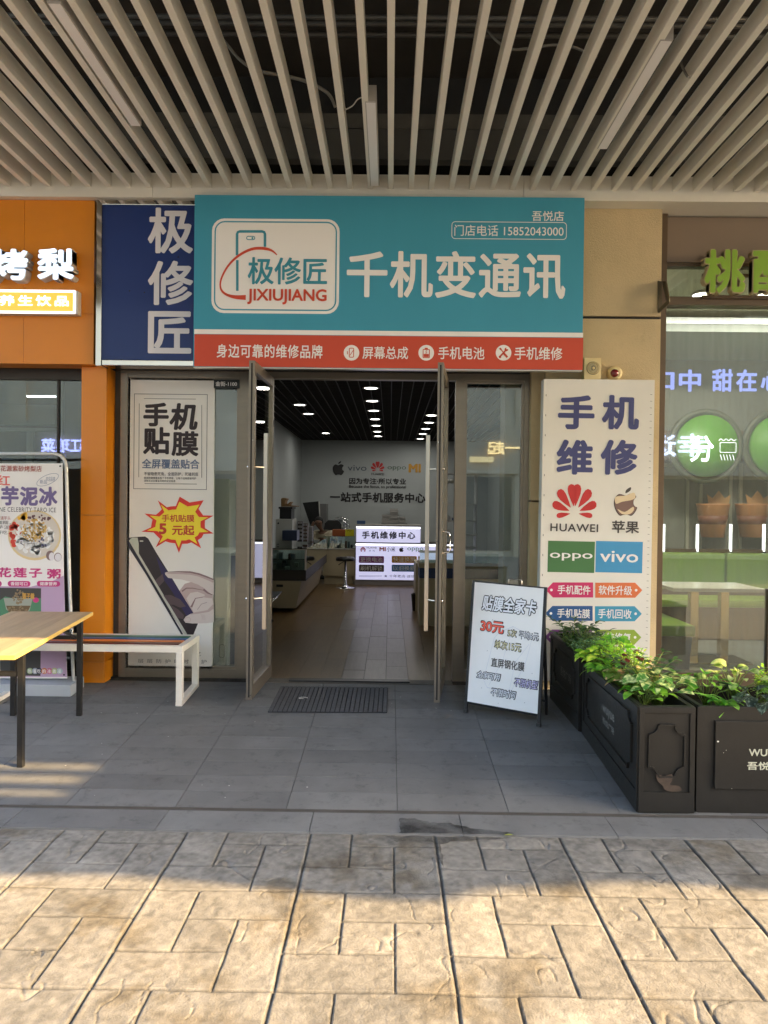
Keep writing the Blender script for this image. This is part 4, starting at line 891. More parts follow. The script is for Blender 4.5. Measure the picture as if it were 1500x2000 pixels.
MB().box(2.33, xb_, 6.40, 7.6, .37, .47).build('seat', LIME, t, bevel=.025)
mb = MB().hexa([(2.33, 6.44, 0), (xc_, 6.44, 0), (xc_, 7.55, 0), (2.33, 7.55, 0)], [(2.33, 6.42, .368), (xb_ - .02, 6.42, .368), (xb_ - .02, 7.58, .368), (2.33, 7.58, .368)]); mb.build('base', WOOD, t)
BRASS = M('brass', (.55, .38, .14), .22, 1.0); TOPM = M('pale_stone_top', (.58, .56, .50), .25, var=.1, scale=4)
def cafe_table(x0, x1, y0, y1, lab):
    t = thing('cafe_table', lab, 'table', ((x0 + x1) / 2, (y0 + y1) / 2, 0), group='pale topped tables in the snack shop')
    MB().box(x0, x1, y0, y1, .72, .755).build('tabletop', TOPM, t, bevel=.004)
    for xx in (.36, .70): MB().box(x0 + (x1 - x0) * xx - .04, x0 + (x1 - x0) * xx + .04, (y0 + y1) / 2 - .04, (y0 + y1) / 2 + .04, .012, .72).build('leg', BRASS, t, bevel=.004)
    MB().box(x0 + .12, x1 - .06, (y0 + y1) / 2 - .2, (y0 + y1) / 2 + .2, 0, .012).build('base_plate', BRASS, t)
cafe_table(PX(1338, 1145, 6.9) - .12, PX(1494, 1145, 6.9), 6.88, 7.48, 'pale stone topped table on two square brass posts, next to the bench end')
cafe_table(PX(1494, 1130, 7.1) + .28, PX(1494, 1130, 7.1) + 1.0, 6.95, 7.5, 'second pale stone topped table, cut off beyond the window post')
# raised green characters on the front
t = thing('raised_letter_sign', 'raised lime green characters with pale rims over the snack shop window', 'sign', P(1450, 575, 5.98))
RIM = M('letter_rim', C(186, 168, 128, 1.0), .45); LG = M('lime_letter_face', C(126, 162, 46, 1.2), .5)
for ch, q in (('桃', (1374, 487, 1456, 574)), ('酥', (1468, 487, 1552, 574))):
    s = Sheet(t, 5.94); l = s.solid(ch, *q, RIM, .055, bold=.055); s.p = l; s.text(ch, q[0] + 1.8, q[1] + 1.8, q[2] - 1.8, q[3] - 1.8, LG, .034, .009, 'letter_face')
mb = MB(); mb.pbox(1374, 577, 1600, 583, 6.02, .05); mb.pbox(1374, 535, 1600, 541, 6.045, .025); mb.build('mounting_rail', BRN, t)
# ================================================================== inside the phone shop
CREAMB = M('cream_board', C(178, 164, 134, .95), .5, var=.05, scale=3); DKB = M('dark_brown_board', (.035, .028, .02), .6); GLS2 = glass('case_glass', (.80, .90, .88), .9)
t = thing('display_counter', 'long glass topped display counter with a slanted cream end', 'counter', (-1.7, 10.0, 0))
xr_ = PX(589, 1135, 10); xb_ = PX(577, 1196, 10)
mb = MB().hexa([(XWL + .02, 10.03, .05), (xb_, 10.03, .05), (xb_, 13.3, .05), (XWL + .02, 13.3, .05)], [(XWL + .02, 10, PZ(550, 1135, 10)), (xr_, 10, PZ(550, 1135, 10)), (xr_, 13.3, PZ(550, 1135, 10)), (XWL + .02, 13.3, PZ(550, 1135, 10))]); mb.build('base', CREAMB, t)
z1, z2, z3 = PZ(550, 1134, 10), PZ(550, 1113, 10), PZ(550, 1072, 10)
MB().box(XWL + .02, xr_ + .06, 10.0, 13.3, z1, z2).build('drawer_band', DKB, t)
mb = MB().box(XWL + .02, xr_ + .06, 9.98, 9.988, z2, z3); mb.box(xr_ + .052, xr_ + .06, 9.99, 13.3, z2, z3); mb.box(XWL + .02, xr_ + .07, 9.97, 13.3, z3, z3 + .012); mb.box(XWL + .03, xr_ + .05, 10.0, 13.3, (z2 + z3) / 2, (z2 + z3) / 2 + .008); mb.build('glass_case', GLS2, t)
mb = MB().box(XWL + .02, xr_ + .062, 9.975, 10, z3 - .012, z3 - .001); mb.box(xr_ + .045, xr_ + .065, 9.975, 9.995, z2, z3); mb.build('case_trim', STEEL, t)
MB().box(PX(540, 1115, 10), PX(553, 1115, 10), 9.997, 10.02, z1 - .09, z1 - .055).build('hand_slot', BLACK, t)
z2_case, z3_case = z2, z3
t = thing('display_counter', 'cream counter with a small glass case behind the bar stool', 'counter', (-.8, 13.6, 0))
x0, x1, z0, z1 = rect(631, 1073, 693, 1141, 13.6)
MB().box(x0, x1, 13.6, 14.1, .16, z1).build('base', CREAMB, t); MB().box(x0 + .02, x1 - .04, 13.64, 14.1, 0, .158).build('plinth', CREAMB, t); MB().box(x0 - .02, x1, 13.58, 14.12, z1 + .002, z1 + .02).build('countertop', TOPM, t)
zc2 = z1; zz = PZ(660, 1048, 13.6); mb = MB().box(x0, x1, 13.6, 13.608, z1 + .02, zz); mb.box(x0, x1, 13.6, 14.0, zz, zz + .01); mb.build('glass_case', GLS2, t)
t = thing('display_counter', 'cream counter with dark blue band seen past the swung-out leaf', 'counter', (.7, 9.0, 0))
x0, x1, z0, z1 = rect(819, 1096, 990, 1222, 9.0)
MB().box(x0, x1 + .4, 9.0, 9.5, 0, PZ(850, 1130, 9)).build('base', CREAMB, t); MB().box(x0, x1 + .4, 9.001, 9.5, PZ(850, 1129.5, 9), PZ(850, 1110, 9)).build('blue_band', M('navy_band', C(28, 54, 96), .5), t)
MB().box(x0 - .01, x1 + .4, 8.99, 9.5, PZ(850, 1109.5, 9), PZ(850, 1100, 9)).build('rim', CREAMB, t); MB().box(x0, x1 + .4, 9.0, 9.5, PZ(850, 1099, 9), PZ(850, 1080, 9)).build('glass_case', GLS2, t)
MB().pbox(811.5, 1100, 818, 1197, 10.2, .8).build('side_panel', CREAMB, t)
t = thing('waste_bin', 'small dark waste bin half hidden beside the blue banded counter', 'bin', P(810, 1172, 10.3)); c = P(815, 1175, 10.3); c.z = 0
MB().lathe(c, [(.07, 0), (.09, .24), (.095, .245), (.085, .245), (.07, .02)], 20).build('bucket', BLACK, t)
# reception desk with back-lit panels
t = thing('reception_desk', 'reception desk with two glowing white panels of phone repair lettering', 'desk', (0, 13.5, 0)); YD = 13.5
LIT = M('lit_panel', (.9, .9, 1), .5, emit=.30, ecol=(.66, .66, 1.0)); LITE = M('lit_edge', (1, 1, 1), .5, emit=1.2, ecol=(.88, .9, 1))
mb = MB().pbox(695, 1027, 822, 1060, YD, .3); mb.pbox(694, 1061.5, 905, 1134, YD, .5); mb.build('body', M('desk_white', (.6, .6, .6), .5), t)
MB().pbox(693, 1134, 905, 1143.5, YD + .02, .5).build('plinth', M('desk_grey', (.30, .27, .27), .5), t); MB().pbox(693, 1060.2, 905, 1061.3, YD - .02, .5).build('ledge', DKB, t); MB().pbox(693, 1024.5, 823, 1026.8, YD - .01, .35).build('desk_top', HOUS, t)
s = Sheet(t, YD); s.rbox(696, 1029, 821, 1059.5, LIT, 0, .002, 'lit_panel'); s.rbox(695, 1063, 904, 1133, LIT, 0, .002, 'lit_panel')
s.rbox(696, 1029, 821, 1032, LITE, 0, .004, 'lit_strip'); s.rbox(695, 1063, 904, 1066, LITE, 0, .004, 'lit_strip')
s.text('手机维修中心', 707, 1038, 811, 1052.5, INK, .04, .006, space=1.3)
s.polys(petals(709, 1072.5, 12, 10), HR, .006, 'petal_logo'); s.text('HUAWEI', 716, 1068, 736, 1071.5, CHAR, .01, .006); s.text('华 为', 720, 1074, 732, 1077.5, CHAR, 0, .006)
MIO = M('orange_logo', C(196, 110, 74), .5); s.text('MI', 741, 1068.5, 753.5, 1076.5, MIO, .05, .006); s.text('小米', 755, 1068, 772, 1077.5, CHAR, .01, .006)
b_, l_ = fruit(784, 1073, 10); s.poly(b_, INK, .006, 'fruit_logo'); s.poly(l_, INK, .006, 'fruit_logo_leaf'); s.text('oppo', 795.5, 1069.5, 827, 1077.5, M('green_logo', C(90, 160, 80), .5), 0, .006)
for q, c, tx in (((701, 1086, 750, 1099.5), C(140, 60, 130), '更换电池'), ((765, 1086, 814, 1099.5), C(190, 140, 50), '快速换屏'), ((701, 1103, 750, 1116.5), C(70, 55, 45), '刷机解锁'), ((765, 1103, 814, 1116.5), C(80, 130, 180), '以旧换新')):
    s.rbox(*q, M('button_' + tx, c, .5), 2, .004, 'button'); s.text(tx, q[0] + 3, q[1] + 2, q[2] - 3, q[3] - 2, TXT, 0, .006)
s.stroke([(701, 1125), (746, 1125)], .8, CHAR, .006); s.text('★ 十年老店·诚信专业', 750, 1122.5, 826, 1128, CHAR, 0, .006)
t = thing('bar_stool', 'round black padded stool on a chrome post and disc foot', 'stool', P(674, 1150, 13.0)); c = P(674, 1150, 13.0); c.z = 0
MB().lathe(c, [(.17, .50), (.175, .53), (.16, .565), (.0001, .575)], 28).build('seat', M('black_vinyl', (.015, .015, .015), .3), t); MB().lathe(c, [(.18, 0), (.17, .012), (.06, .03), (.028, .07), (.028, .28), (.018, .285), (.018, .50)], 24).build('post', CHROME, t); MB().tube([c + Vector((-.02, -.05, .49)), c + Vector((-.12, -.08, .43))], .008, 8).build('lever', BLACK, t)
# wall lettering, each mark its own thing on the back wall
t = thing('wall_lettering', 'dark lettering and phone maker marks across the pale back wall', 'lettering', P(738, 981, YW)); s = Sheet(t, YW)
b_, l_ = fruit(661, 914.5, 27); s.poly(b_, INK, .01, 'fruit_logo'); s.poly(l_, INK, .01, 'fruit_logo_leaf')
s.text('vivo', 679, 908.5, 716, 919.5, M('wall_grey_blue', (.07, .09, .12), .5), 0, .01, 'wordmark'); s.polys(petals(737.5, 910.5, 28, 20), HR, .01, 'petal_logo'); s.text('HUAWEI', 725, 923.5, 750, 928, CHAR, .01, .01, 'wordmark'); s.text('oppo', 757, 911, 793, 919.5, M('wall_green', C(40, 78, 44), .5), -.01, .01, 'wordmark'); s.text('MI', 798, 906, 822, 923, M('wall_gold', C(190, 140, 40), .5), .06, .01, 'wordmark')
s.text('因为专注·所以专业', 682, 934, 793, 946, INK, .03, .01); s.text('Because the focus, so professional', 682, 947.5, 793, 955, INK, .02, .01); s.text('一站式手机服务中心', 644.5, 962, 831, 981.5, INK, .04, .01, space=1.06)
# things on and behind the counters
def simple(name, label, cat, box, Y, th, mat, bevel=.006, extra=None, group=None):
    t = thing(name, label, cat, P((box[0] + box[2]) / 2, box[3], Y), group=group); MB().pbox(*box, Y, th).build(extra or 'case', mat, t, bevel=bevel); return t
WPL = M('white_plastic', (.52, .52, .47), .5); t = simple('computer_tower', 'white upright computer case on the glass counter', 'computer', (538, 1014, 571, 1070), 10.6, .45, WPL)
s = Sheet(t, 10.6); s.disc(543.5, 1022, 1.8, INK, name='button'); s.disc(543, 1063, 1.2, INK, name='button')
t = simple('printer', 'black printer standing on the white computer case', 'printer', (546, 994, 569, 1013.5), 10.65, .35, BLACK); MB().pbox(544, 990, 571, 994, 10.62, .4).build('lid', BLACK, t)
t = thing('cardboard_box', 'torn open brown cardboard box on top of the printer', 'box', P(556, 990, 10.7)); KR = M('kraft_card', C(150, 118, 76, .8), .8)
p = [(549, 989.5), (549, 974), (553, 972), (560, 974), (557, 978), (556, 984), (562, 984), (567, 980), (568, 981), (564, 987), (580, 988), (580, 989.5)]
MB().prism([P(x, y, 10.7) for x, y in p], (0, .25, 0)).build('carton', KR, t)
simple('blue_pack', 'dark blue retail pack with green wrap on the glass counter', 'package', (551, 1036, 580, 1056), 10.3, .3, M('navy_pack', (.015, .028, .075), .4), extra='carton')
for k, (x, h, lab, m_) in enumerate(((581, 40, 'dark display rack of hanging phone cases beside the blue pack', 'rack_dark'), (591, 36, 'middle display rack of phone cases with rows of pegs', 'rack_brown'), (601, 30, 'pale plastic display rack of phone films beside the seated man', 'rack_pale'))):
    col = ((.03, .026, .024), (.10, .055, .04), (.26, .25, .27))[k]
    t = thing('display_rack', lab, 'rack', P(x + 5, 1058, 11.0 + .3 * k), group='display racks on the glass counter'); Y = 11.0 + .3 * k
    MB().pbox(x, 1058 - h, x + 9.5, 1058, Y, .12).build('board', M(m_, col, .4), t); mb = MB()
    for i in range(2):
        for j in range(5): mb.pbox(x + 1 + i * 4.4, 1059 - h + j * h / 5.2, x + 4 + i * 4.4, 1063 - h + j * h / 5.2, Y - .035, .03)
    mb.build('hanging_pack', M('hang_pack', (.34, .33, .32), .25), t)
t = thing('monitor', 'large black monitor seen from behind beside the seated man', 'monitor', P(607, 1025, 14.9)); c = P
MB().prism([P(591, 982, 15.1), P(622, 979, 14.9), P(624, 1024, 14.9), P(606, 1026, 15.1)], (0, .08, 0)).build('screen', BLACK, t); MB().prism([P(622, 980, 14.86), P(624, 980, 14.86), P(625, 1012, 14.86), P(624, 1012, 14.86)], (0, .05, 0)).build('bezel', WPL, t); MB().pbox(606, 1024, 613, 1050, 15.0, .1).build('stand', BLACK, t)
simple('grey_cabinet', 'tall grey cabinet panel behind the monitor', 'cabinet', (624, 984, 637, 1060), 15.6, .5, M('grey_cabinet_paint', (.13, .13, .125), .5), extra='body')
t = thing('office_chair', 'black padded office chair back behind the seated man', 'chair', P(648, 1060, 15.0)); MB().prism([P(x, y, 15.0) for x, y in ((632, 1036), (634, 1022), (641, 1015.5), (660, 1016), (667, 1024), (666, 1046), (650, 1052))], (0, .12, 0)).build('backrest', BLACK, t, bevel=.02)
q = P(650, 1050, 15.0); MB().box(q.x - .28, q.x + .28, 14.5, 15.0, .42, .5).build('seat', BLACK, t, bevel=.03); MB().lathe((q.x, 14.75, 0), [(.3, 0), (.28, .05), (.04, .09), (.03, .42)], 14).build('base', BLACK, t)
q = P(665, 1028, 15.3); t = thing('floor_fan', 'round wire caged fan behind the office chair', 'fan', (q.x, q.y, 0)); mb = MB(); rr = 18 * 15.3 / F
for k in range(20):
    a = k * math.pi / 10; mb.tube([q + Vector((math.cos(a) * .04, -.09, math.sin(a) * .04)), q + Vector((math.cos(a) * rr * .7, -.08, math.sin(a) * rr * .7)), q + Vector((math.cos(a) * rr, 0, math.sin(a) * rr))], .003, 4)
for f_, yy in ((1, 0), (.72, -.08)): mb.tube([q + Vector((math.cos(k * math.pi / 16) * rr * f_, yy, math.sin(k * math.pi / 16) * rr * f_)) for k in range(33)], .006, 5)
mb.build('cage', CHROME, t); MB().lathe(q, [(.05, .05), (.05, -.1), (.0001, -.105)], 12, axis='y').build('hub', WPL, t); MB().tube([q + Vector((0, .06, 0)), (q.x, q.y + .06, .0)], .018, 8).build('pole', WPL, t)
mb = MB()
for k in range(5):
    a = k * 2 * math.pi / 5; mb.add([q + Vector((math.cos(a + d_) * r_, y_, math.sin(a + d_) * r_)) for d_, r_, y_ in ((0, .04, -.02), (.05, rr * .85, -.03), (.8, rr * .8, .02), (.7, .04, .0))], [(0, 1, 2, 3)])
mb.build('blade', M('fan_blade', (.2, .22, .25), .3), t)
simple('orange_carton', 'long orange carton on the cream counter beside the yellow notice', 'box', (649, 1034.5, 674, 1047.5), 13.7, .25, M('orange_carton', C(150, 78, 24, .9), .6), extra='carton')
t = simple('yellow_notice', 'bright yellow notice card standing at the counter end', 'notice', (674.5, 1034, 691.5, 1047.5), 13.66, .02, M('yellow_card', C(200, 190, 20, 1.0), .6), .001, 'card'); Sheet(t, 13.66).stroke([(678, 1037), (681, 1036), (684, 1037.5), (687, 1036)], .7, INK, .004)
simple('tissue_box', 'blue and green carton on top of the glowing desk', 'box', (697, 1017, 713, 1025), 13.6, .2, M('blue_carton', C(50, 80, 120, .8), .5), extra='carton')
t = thing('filing_cabinet', 'low grey cabinet loaded with folders against the back wall', 'cabinet', P(769, 1060, 15.9)); MB().pbox(744, 1022, 795, 1140, 15.9, .45).build('body', M('cabinet_grey', (.16, .16, .15), .5), t, bevel=.01)
PAPER = M('paper_pile', (.36, .35, .32), .8, var=.2, scale=30, stretch=(1, 1, 10))
rnd = random.Random(4)
for k, (x, w_, y0, n_, lab) in enumerate(((746, 15, 1021, 4, 'short pile of folders at the cabinet end next to the desk'), (761, 17, 1021, 7, 'tallest pile of folders in the middle of the cabinet'), (779, 13, 1021, 3, 'loose pile of papers at the far end of the cabinet'))):
    mb = MB(); y = y0
    for j in range(n_): mb.pbox(x + rnd.uniform(-1, 1), y - 3.6, x + w_ + rnd.uniform(-1, 1), y, 15.92 + rnd.uniform(0, .05), .3); y -= 4.0
    tag(mb.build('folder_pile', PAPER, org=P(x, y0, 15.92)), lab, 'folders', 'folder piles on the cabinet')
t = thing('display_shelf', 'white display shelf of small goods beyond the swung-out leaf', 'shelf', P(885, 1085, 11.5)); mb = MB(); x0, x1, z0, z1 = rect(868, 925, 930, 1085, 11.5)
for z in (0.02, PZ(880, 1070, 11.5), PZ(880, 1045, 11.5), PZ(880, 1018, 11.5), PZ(880, 985, 11.5), z1): mb.box(x0, x1, 11.5, 11.85, z - .012, z + .012)
mb.box(x0 - .02, x0, 11.5, 11.85, 0, z1); mb.box(x1, x1 + .02, 11.5, 11.85, 0, z1); mb.build('shelf_unit', M('shelf_white', (.5, .5, .47), .5), t)
for k, (px_, py_, w_, h_, c_, nm, lab) in enumerate(((871, 1018, 3, 8, (.05, .05, .06), 'small_box', 'small black box on the middle tier of the white shelf'), (876, 1018, 4, 10, (.5, .5, .5), 'small_box', 'tall pale box on the middle tier of the white shelf'), (883, 1018, 5, 6, (.08, .10, .2), 'small_box', 'small navy box on the middle tier of the white shelf'), (873, 1045, 6, 9, (.55, .54, .5), 'small_box', 'squat pale box on a lower tier of the white shelf'))):
    simple(nm, lab, 'box', (px_, py_ - h_ - 1, px_ + w_, py_ - 1), 11.55, .1, M('goods%d' % k, c_, .4), extra='carton', group='goods on the white shelf')
for k, (px_, lab) in enumerate(((876, 'round white cup at the top of the white shelf, next to the door leaf'), (882, 'round white cup at the top of the white shelf, away from the door leaf'))):
    c = P(px_, 940, 11.45); tag(MB().lathe(c, [(.0001, -.035), (.025, -.028), (.038, 0), (.028, .028), (.0001, .035)], 14).build('cup', WPL, org=c), lab, 'cup', 'white cups by the shelf')
t = thing('air_conditioner', 'tall pale standing air conditioner behind the window beside the poster', 'air conditioner', P(436, 1300, 6.62)); ACW = M('ac_white', (.36, .39, .34), .4)
MB().pbox(380, 934, 447, 1306, 6.62, .32).build('body', ACW, t, bevel=.02); mb = MB()
for k in range(9): mb.pbox(448.5 + k * 1.4, 1085, 449.2 + k * 1.4, 1300, 6.7, .02)
mb.build('vent_grille', GREY, t); MB().pbox(447.3, 1080, 463, 1305, 6.715, .2).build('side_body', ACW, t); Sheet(t, 6.62).outline(428, 1258, 439, 1285, 1, GREY, 5, .003, 'badge')
t = thing('pale_column', 'pale boxed column standing inside the narrow window', 'column', P(1000, 1310, 6.6)); MB().pbox(984, 690, 1016, 1330, 6.6, .3).build('casing', M('column_cream', (.40, .37, .29), .6), t, bevel=.01)
t = thing('waiting_bench', 'grey perforated metal waiting bench seen past the swung-out leaf', 'bench', P(520, 1180, 8.6)); MB().hexa([P(470, 1178, 8.3), P(531, 1178, 8.3), P(550, 1157, 9.1), P(470, 1157, 9.1)], [P(470, 1175, 8.3), P(531, 1175, 8.3), P(550, 1155, 9.1), P(470, 1155, 9.1)]).build('seat', M('perforated_grey', (.12, .13, .14), .35, .6), t); MB().tube([P(529, 1177, 8.28), P(550, 1157, 9.12)], .014, 8).build('seat_rail', CHROME, t); MB().tube([P(512, 1176, 8.5), P(520, 1200, 8.5), P(532, 1214, 8.55)], .02, 8).build('leg', BLACK, t)

# stock inside and on the counters
rnd = random.Random(31)
PK = [M('pack_%d' % k, c_, .45) for k, c_ in enumerate(((.40, .40, .38), (.05, .06, .09), (.22, .10, .08), (.30, .28, .22), (.10, .14, .18)))]
for k in range(14):
    x = XWL + .15 + (k % 7) * .085; Y = 10.06 + (k // 7) * .35; w_, h_ = rnd.uniform(.04, .07), rnd.uniform(.03, .10); zb_ = z2_case if k % 2 else z2_case + (z3_case - z2_case) / 2 + .008
    tag(MB().box(x, x + w_, Y, Y + .12, zb_ + .001, zb_ + h_).build('small_carton', PK[k % 5], org=(x, Y, zb_)), 'small phone accessory carton inside the glass topped counter', 'box', 'cartons in the glass counter')
for k in range(9):
    x = PX(640 + k * 5.6, 1068, 13.7); h_ = rnd.uniform(.06, .16)
    tag(MB().box(x, x + rnd.uniform(.03, .05), 13.7, 13.85, zc2 + .021, zc2 + .021 + h_).build('small_carton', PK[(k * 2) % 5], org=(x, 13.7, zc2)), 'small phone accessory carton in the case behind the bar stool', 'box', 'cartons behind the bar stool')
# seated man, leaning over the counter with one hand raised to his head
def skinned(name, pts, edges, rad, mat, parent, sub=2):
    me = bpy.data.meshes.new(name); me.from_pydata([tuple(p) for p in pts], edges, [])
    o = bpy.data.objects.new('tmp', me); COL.objects.link(o); mod = o.modifiers.new('s', 'SKIN'); sv = me.skin_vertices[0].data
    for i, r_ in enumerate(rad): sv[i].radius = (r_, r_) if not isinstance(r_, tuple) else r_
    sv[0].use_root = True; mod.use_smooth_shade = True; ms = o.modifiers.new('d', 'SUBSURF'); ms.levels = ms.render_levels = sub
    bpy.context.view_layer.update(); m2 = bpy.data.meshes.new_from_object(o.evaluated_get(bpy.context.evaluated_depsgraph_get())); bpy.data.objects.remove(o)
    return link(name, m2, mat, parent)
hp = P(623, 1023, 14.3)
man = thing('person', 'man in a pale shirt sitting behind the counter, hand raised to his bowed head', 'person', (hp.x + .2, 14.6, 0))
o_ = Vector((hp.x, hp.y, hp.z)); rel = lambda x, y, z: o_ + Vector((x, y, z)) - ORG[man.name]
B = [rel(.14, .22, -.62), rel(.12, .18, -.42), rel(.09, .11, -.22), rel(.05, .05, -.13), rel(.015, .0, -.06), rel(-.01, -.03, .02), rel(-.01, -.02, .075),   # pelvis .. crown
     rel(-.08, .15, -.21), rel(-.20, .02, -.36), rel(-.15, -.06, -.16), rel(-.115, -.05, .0), rel(-.10, -.05, .05),                                  # far arm, hand at the head
     rel(.29, .13, -.22), rel(.33, -.02, -.38), rel(.15, -.16, -.36), rel(.05, -.19, -.355),                                                        # near arm along the counter
     rel(.04, -.10, -.66), rel(.02, -.06, -1.02), rel(.26, -.10, -.66), rel(.28, -.06, -1.02)]
E_ = [(0, 1), (1, 2), (2, 3), (3, 4), (4, 5), (5, 6), (2, 7), (7, 8), (8, 9), (9, 10), (10, 11), (2, 12), (12, 13), (13, 14), (14, 15), (0, 16), (16, 17), (0, 18), (18, 19)]
RD = [.13, .12, .085, .030, .048, .09, .07, .06, .045, .034, .030, .022, .06, .045, .034, .025, .07, .05, .07, .05]
SKIN = M('skin_tone', C(128, 92, 70, .7), .55); body = skinned('body', B, E_, RD, SKIN, man)
mid = lambda a, b, t: B[a] * (1 - t) + B[b] * t
shirt = skinned('shirt', [B[0], B[1], B[2], B[7], mid(7, 8, .7), B[12], mid(12, 13, .8), mid(2, 3, .55)], [(0, 1), (1, 2), (2, 3), (3, 4), (2, 5), (5, 6), (2, 7)], [.17, .165, .165, .085, .066, .088, .068, .085], M('pale_shirt', C(165, 155, 130, .9), .8, var=.1, scale=20), man)
hair = skinned('hair', [rel(-.005, -.045, .085), rel(0, .01, .075), rel(.01, .045, .03), rel(.01, .05, -.02)], [(0, 1), (1, 2), (2, 3)], [.086, .096, .088, .06], M('black_hair', (.01, .009, .009), .6), man)
mb = MB()
for dx in (-.045, .02):
    p_ = o_ + Vector((dx, -.105, .015)); mb.lathe(p_, [(.012, 0), (.008, -.006), (.0001, -.008)], 8, axis='y')
mb.build('eye', INK, man); p_ = o_ + Vector((-.014, -.11, -.015)); MB().prism([p_ + Vector((-.015, 0, -.012)), p_ + Vector((.015, 0, -.012)), p_ + Vector((0, 0, .03))], (0, -.02, 0)).build('nose', SKIN, man)

# ================================================================== pavement furniture
# banner stand
YBN = 5.74
t = thing('banner_stand', 'tall dessert banner on a pale tube frame before the orange shop window', 'banner', P(60, 1345, YBN))
TUBEM = M('grey_white_tube', (.62, .62, .60), .35, .1)
pts = [P(-260, 886, YBN)] + [P(x, y, YBN) for x, y in ((105, 886), (118, 890), (126, 899), (129.5, 912), (136, 1140), (144, 1338))]
MB().tube(spline([tuple(p) for p in pts[1:5]], 4, False) and ([pts[0]] + [Vector(p) for p in spline([tuple(p) for p in pts[1:5]], 4, False)] + pts[5:]), .0135, 10).build('tube_frame', TUBEM, t)
z_ = gz(5.7); MB().hexa([(PX(-260, 1345, YBN), YBN - .13, z_ - .008), (PX(152, 1345, YBN), YBN - .13, z_ - .008), (PX(152, 1345, YBN), YBN + .12, z_ + .004), (PX(-260, 1345, YBN), YBN + .12, z_ + .004)], [(PX(-260, 1345, YBN), YBN - .13, z_ + .085), (PX(152, 1345, YBN), YBN - .13, z_ + .085), (PX(152, 1345, YBN), YBN + .12, z_ + .097), (PX(-260, 1345, YBN), YBN + .12, z_ + .097)]).build('base', M('water_base', (.40, .43, .47), .4), t, bevel=.01)
BY = YBN - .02
MB().prism([P(-260, 905, BY), P(122, 905, BY), P(124.5, 1130, BY), P(131, 1325, BY), P(-260, 1325, BY)], (0, .004, 0)).build('print_sheet', M('banner_paper', (.80, .77, .74), .6, var=.03, scale=2, bump=.03, bscale=10), t)
s = Sheet(t, BY); ROSE = M('rose_print', C(206, 92, 84, 1.2), .6); BRK = M('brick_print', C(150, 60, 44, 1.2), .6); PUR = M('purple_print', C(106, 92, 134, 1.15), .6); MAG = M('magenta_print', C(178, 50, 110, 1.2), .6); LIL = M('lilac_print', C(164, 138, 164, 1.2), .6)
s.text('花源紫砂烤梨店', 1, 909.5, 82, 921, BRK, .012, space=1.1); s.text('红', -5, 928, 20, 948, ROSE, .02); s.text('芋泥冰', 2, 950, 113, 988, PUR, .05, space=1.1); s.text('NE CELEBRITY TARO ICE', -1, 991, 110, 1000, CHAR, .0, space=1.12)
s.stroke([(70 + (93 - 70) * 0 + 23 * math.cos(a) * .92 + 24 - 1 + 6 * math.sin(a) * .35, 937 + 9 * math.sin(a) - 8.5 * math.cos(a)) for a in [k * math.pi / 16 for k in range(33)]], .7, SLATE, .002, 'oval_line')
s.text('新品', 78, 937, 92, 945, SLATE, 0); s.text('欢迎品尝', 90, 931, 108, 940, SLATE, 0)
for y, tx in ((1008, '荔浦芋头'), (1017, '糯糯，'), (1026, '芋泥'), (1036, '好吃...')): s.text(tx, -6, y, 21, y + 7.5, BRK if y == 1008 else CHAR, 0)
s.disc(67.5, 1045.5, 52, M('bowl_cream', C(206, 184, 138, 1.1), .5), 49, .001, 'bowl_picture'); s.disc(67.5, 1044.5, 48.5, M('bowl_inside', (.60, .54, .47), .5), 45, .0015, 'bowl_picture')
rnd = random.Random(8)
def blobs(n, cx, cy, sx, sy, r0, r1, mat, name, lift):
    many = []
    for _ in range(n):
        a, q = rnd.uniform(0, 6.28), math.sqrt(rnd.random()); x, y = cx + math.cos(a) * q * sx, cy + math.sin(a) * q * sy; r_ = rnd.uniform(r0, r1)
        many.append([(x + r_ * rnd.uniform(.8, 1.12) * math.cos(k * .698), y + r_ * rnd.uniform(.8, 1.12) * math.sin(k * .698)) for k in range(9)])
    s.polys(many, mat, lift, name)
blobs(6, 44, 1007, 11, 6, 4, 7, M('mango_print', C(226, 170, 50, 1.1), .5), 'fruit_picture', .002); blobs(17, 30, 1046, 10, 24, 3, 6, M('berry_red', C(200, 62, 44, 1.1), .5), 'fruit_picture', .0022); blobs(16, 76, 1012, 22, 6, 1.5, 3, M('bean_dark', (.13, .055, .06), .5), 'fruit_picture', .0024); blobs(12, 45, 1058, 9, 10, 2, 4, M('berry_blue', (.11, .09, .16), .5), 'fruit_picture', .0024)
blobs(110, 68, 1050, 36, 32, 3, 6, M('cream_print', (.76, .75, .73), .5), 'fruit_picture', .0026); blobs(170, 66, 1036, 26, 22, 1, 2.3, M('nut_print', C(200, 160, 84, 1.1), .5), 'fruit_picture', .003); blobs(10, 84, 1062, 14, 12, 1, 2.4, MATS['berry_blue'], 'fruit_picture', .0032)
s.disc(98, 1085, 8, M('taro_skin', (.22, .14, .13), .5), 9.5, .003, 'taro_picture'); s.disc(101, 1087, 5.5, M('taro_flesh', (.70, .66, .68), .5), 8, .0036, 'taro_picture'); s.disc(113, 1088, 7.5, MATS['taro_skin'], 8.5, .0038, 'taro_picture'); s.disc(113.5, 1088.5, 6.6, MATS['taro_flesh'], 7.5, .0042, 'taro_picture')
s.poly([(-260, 1140), (60, 1146), (100, 1136), (124.6, 1124), (130.6, 1322), (-260, 1322)], LIL, .0012, 'lilac_wave'); s.text('花莲子', -4, 1108.5, 83, 1128, MAG, .04, .002, space=1.25); s.text('粥', 92, 1111, 119, 1130, MAG, .04, .002)
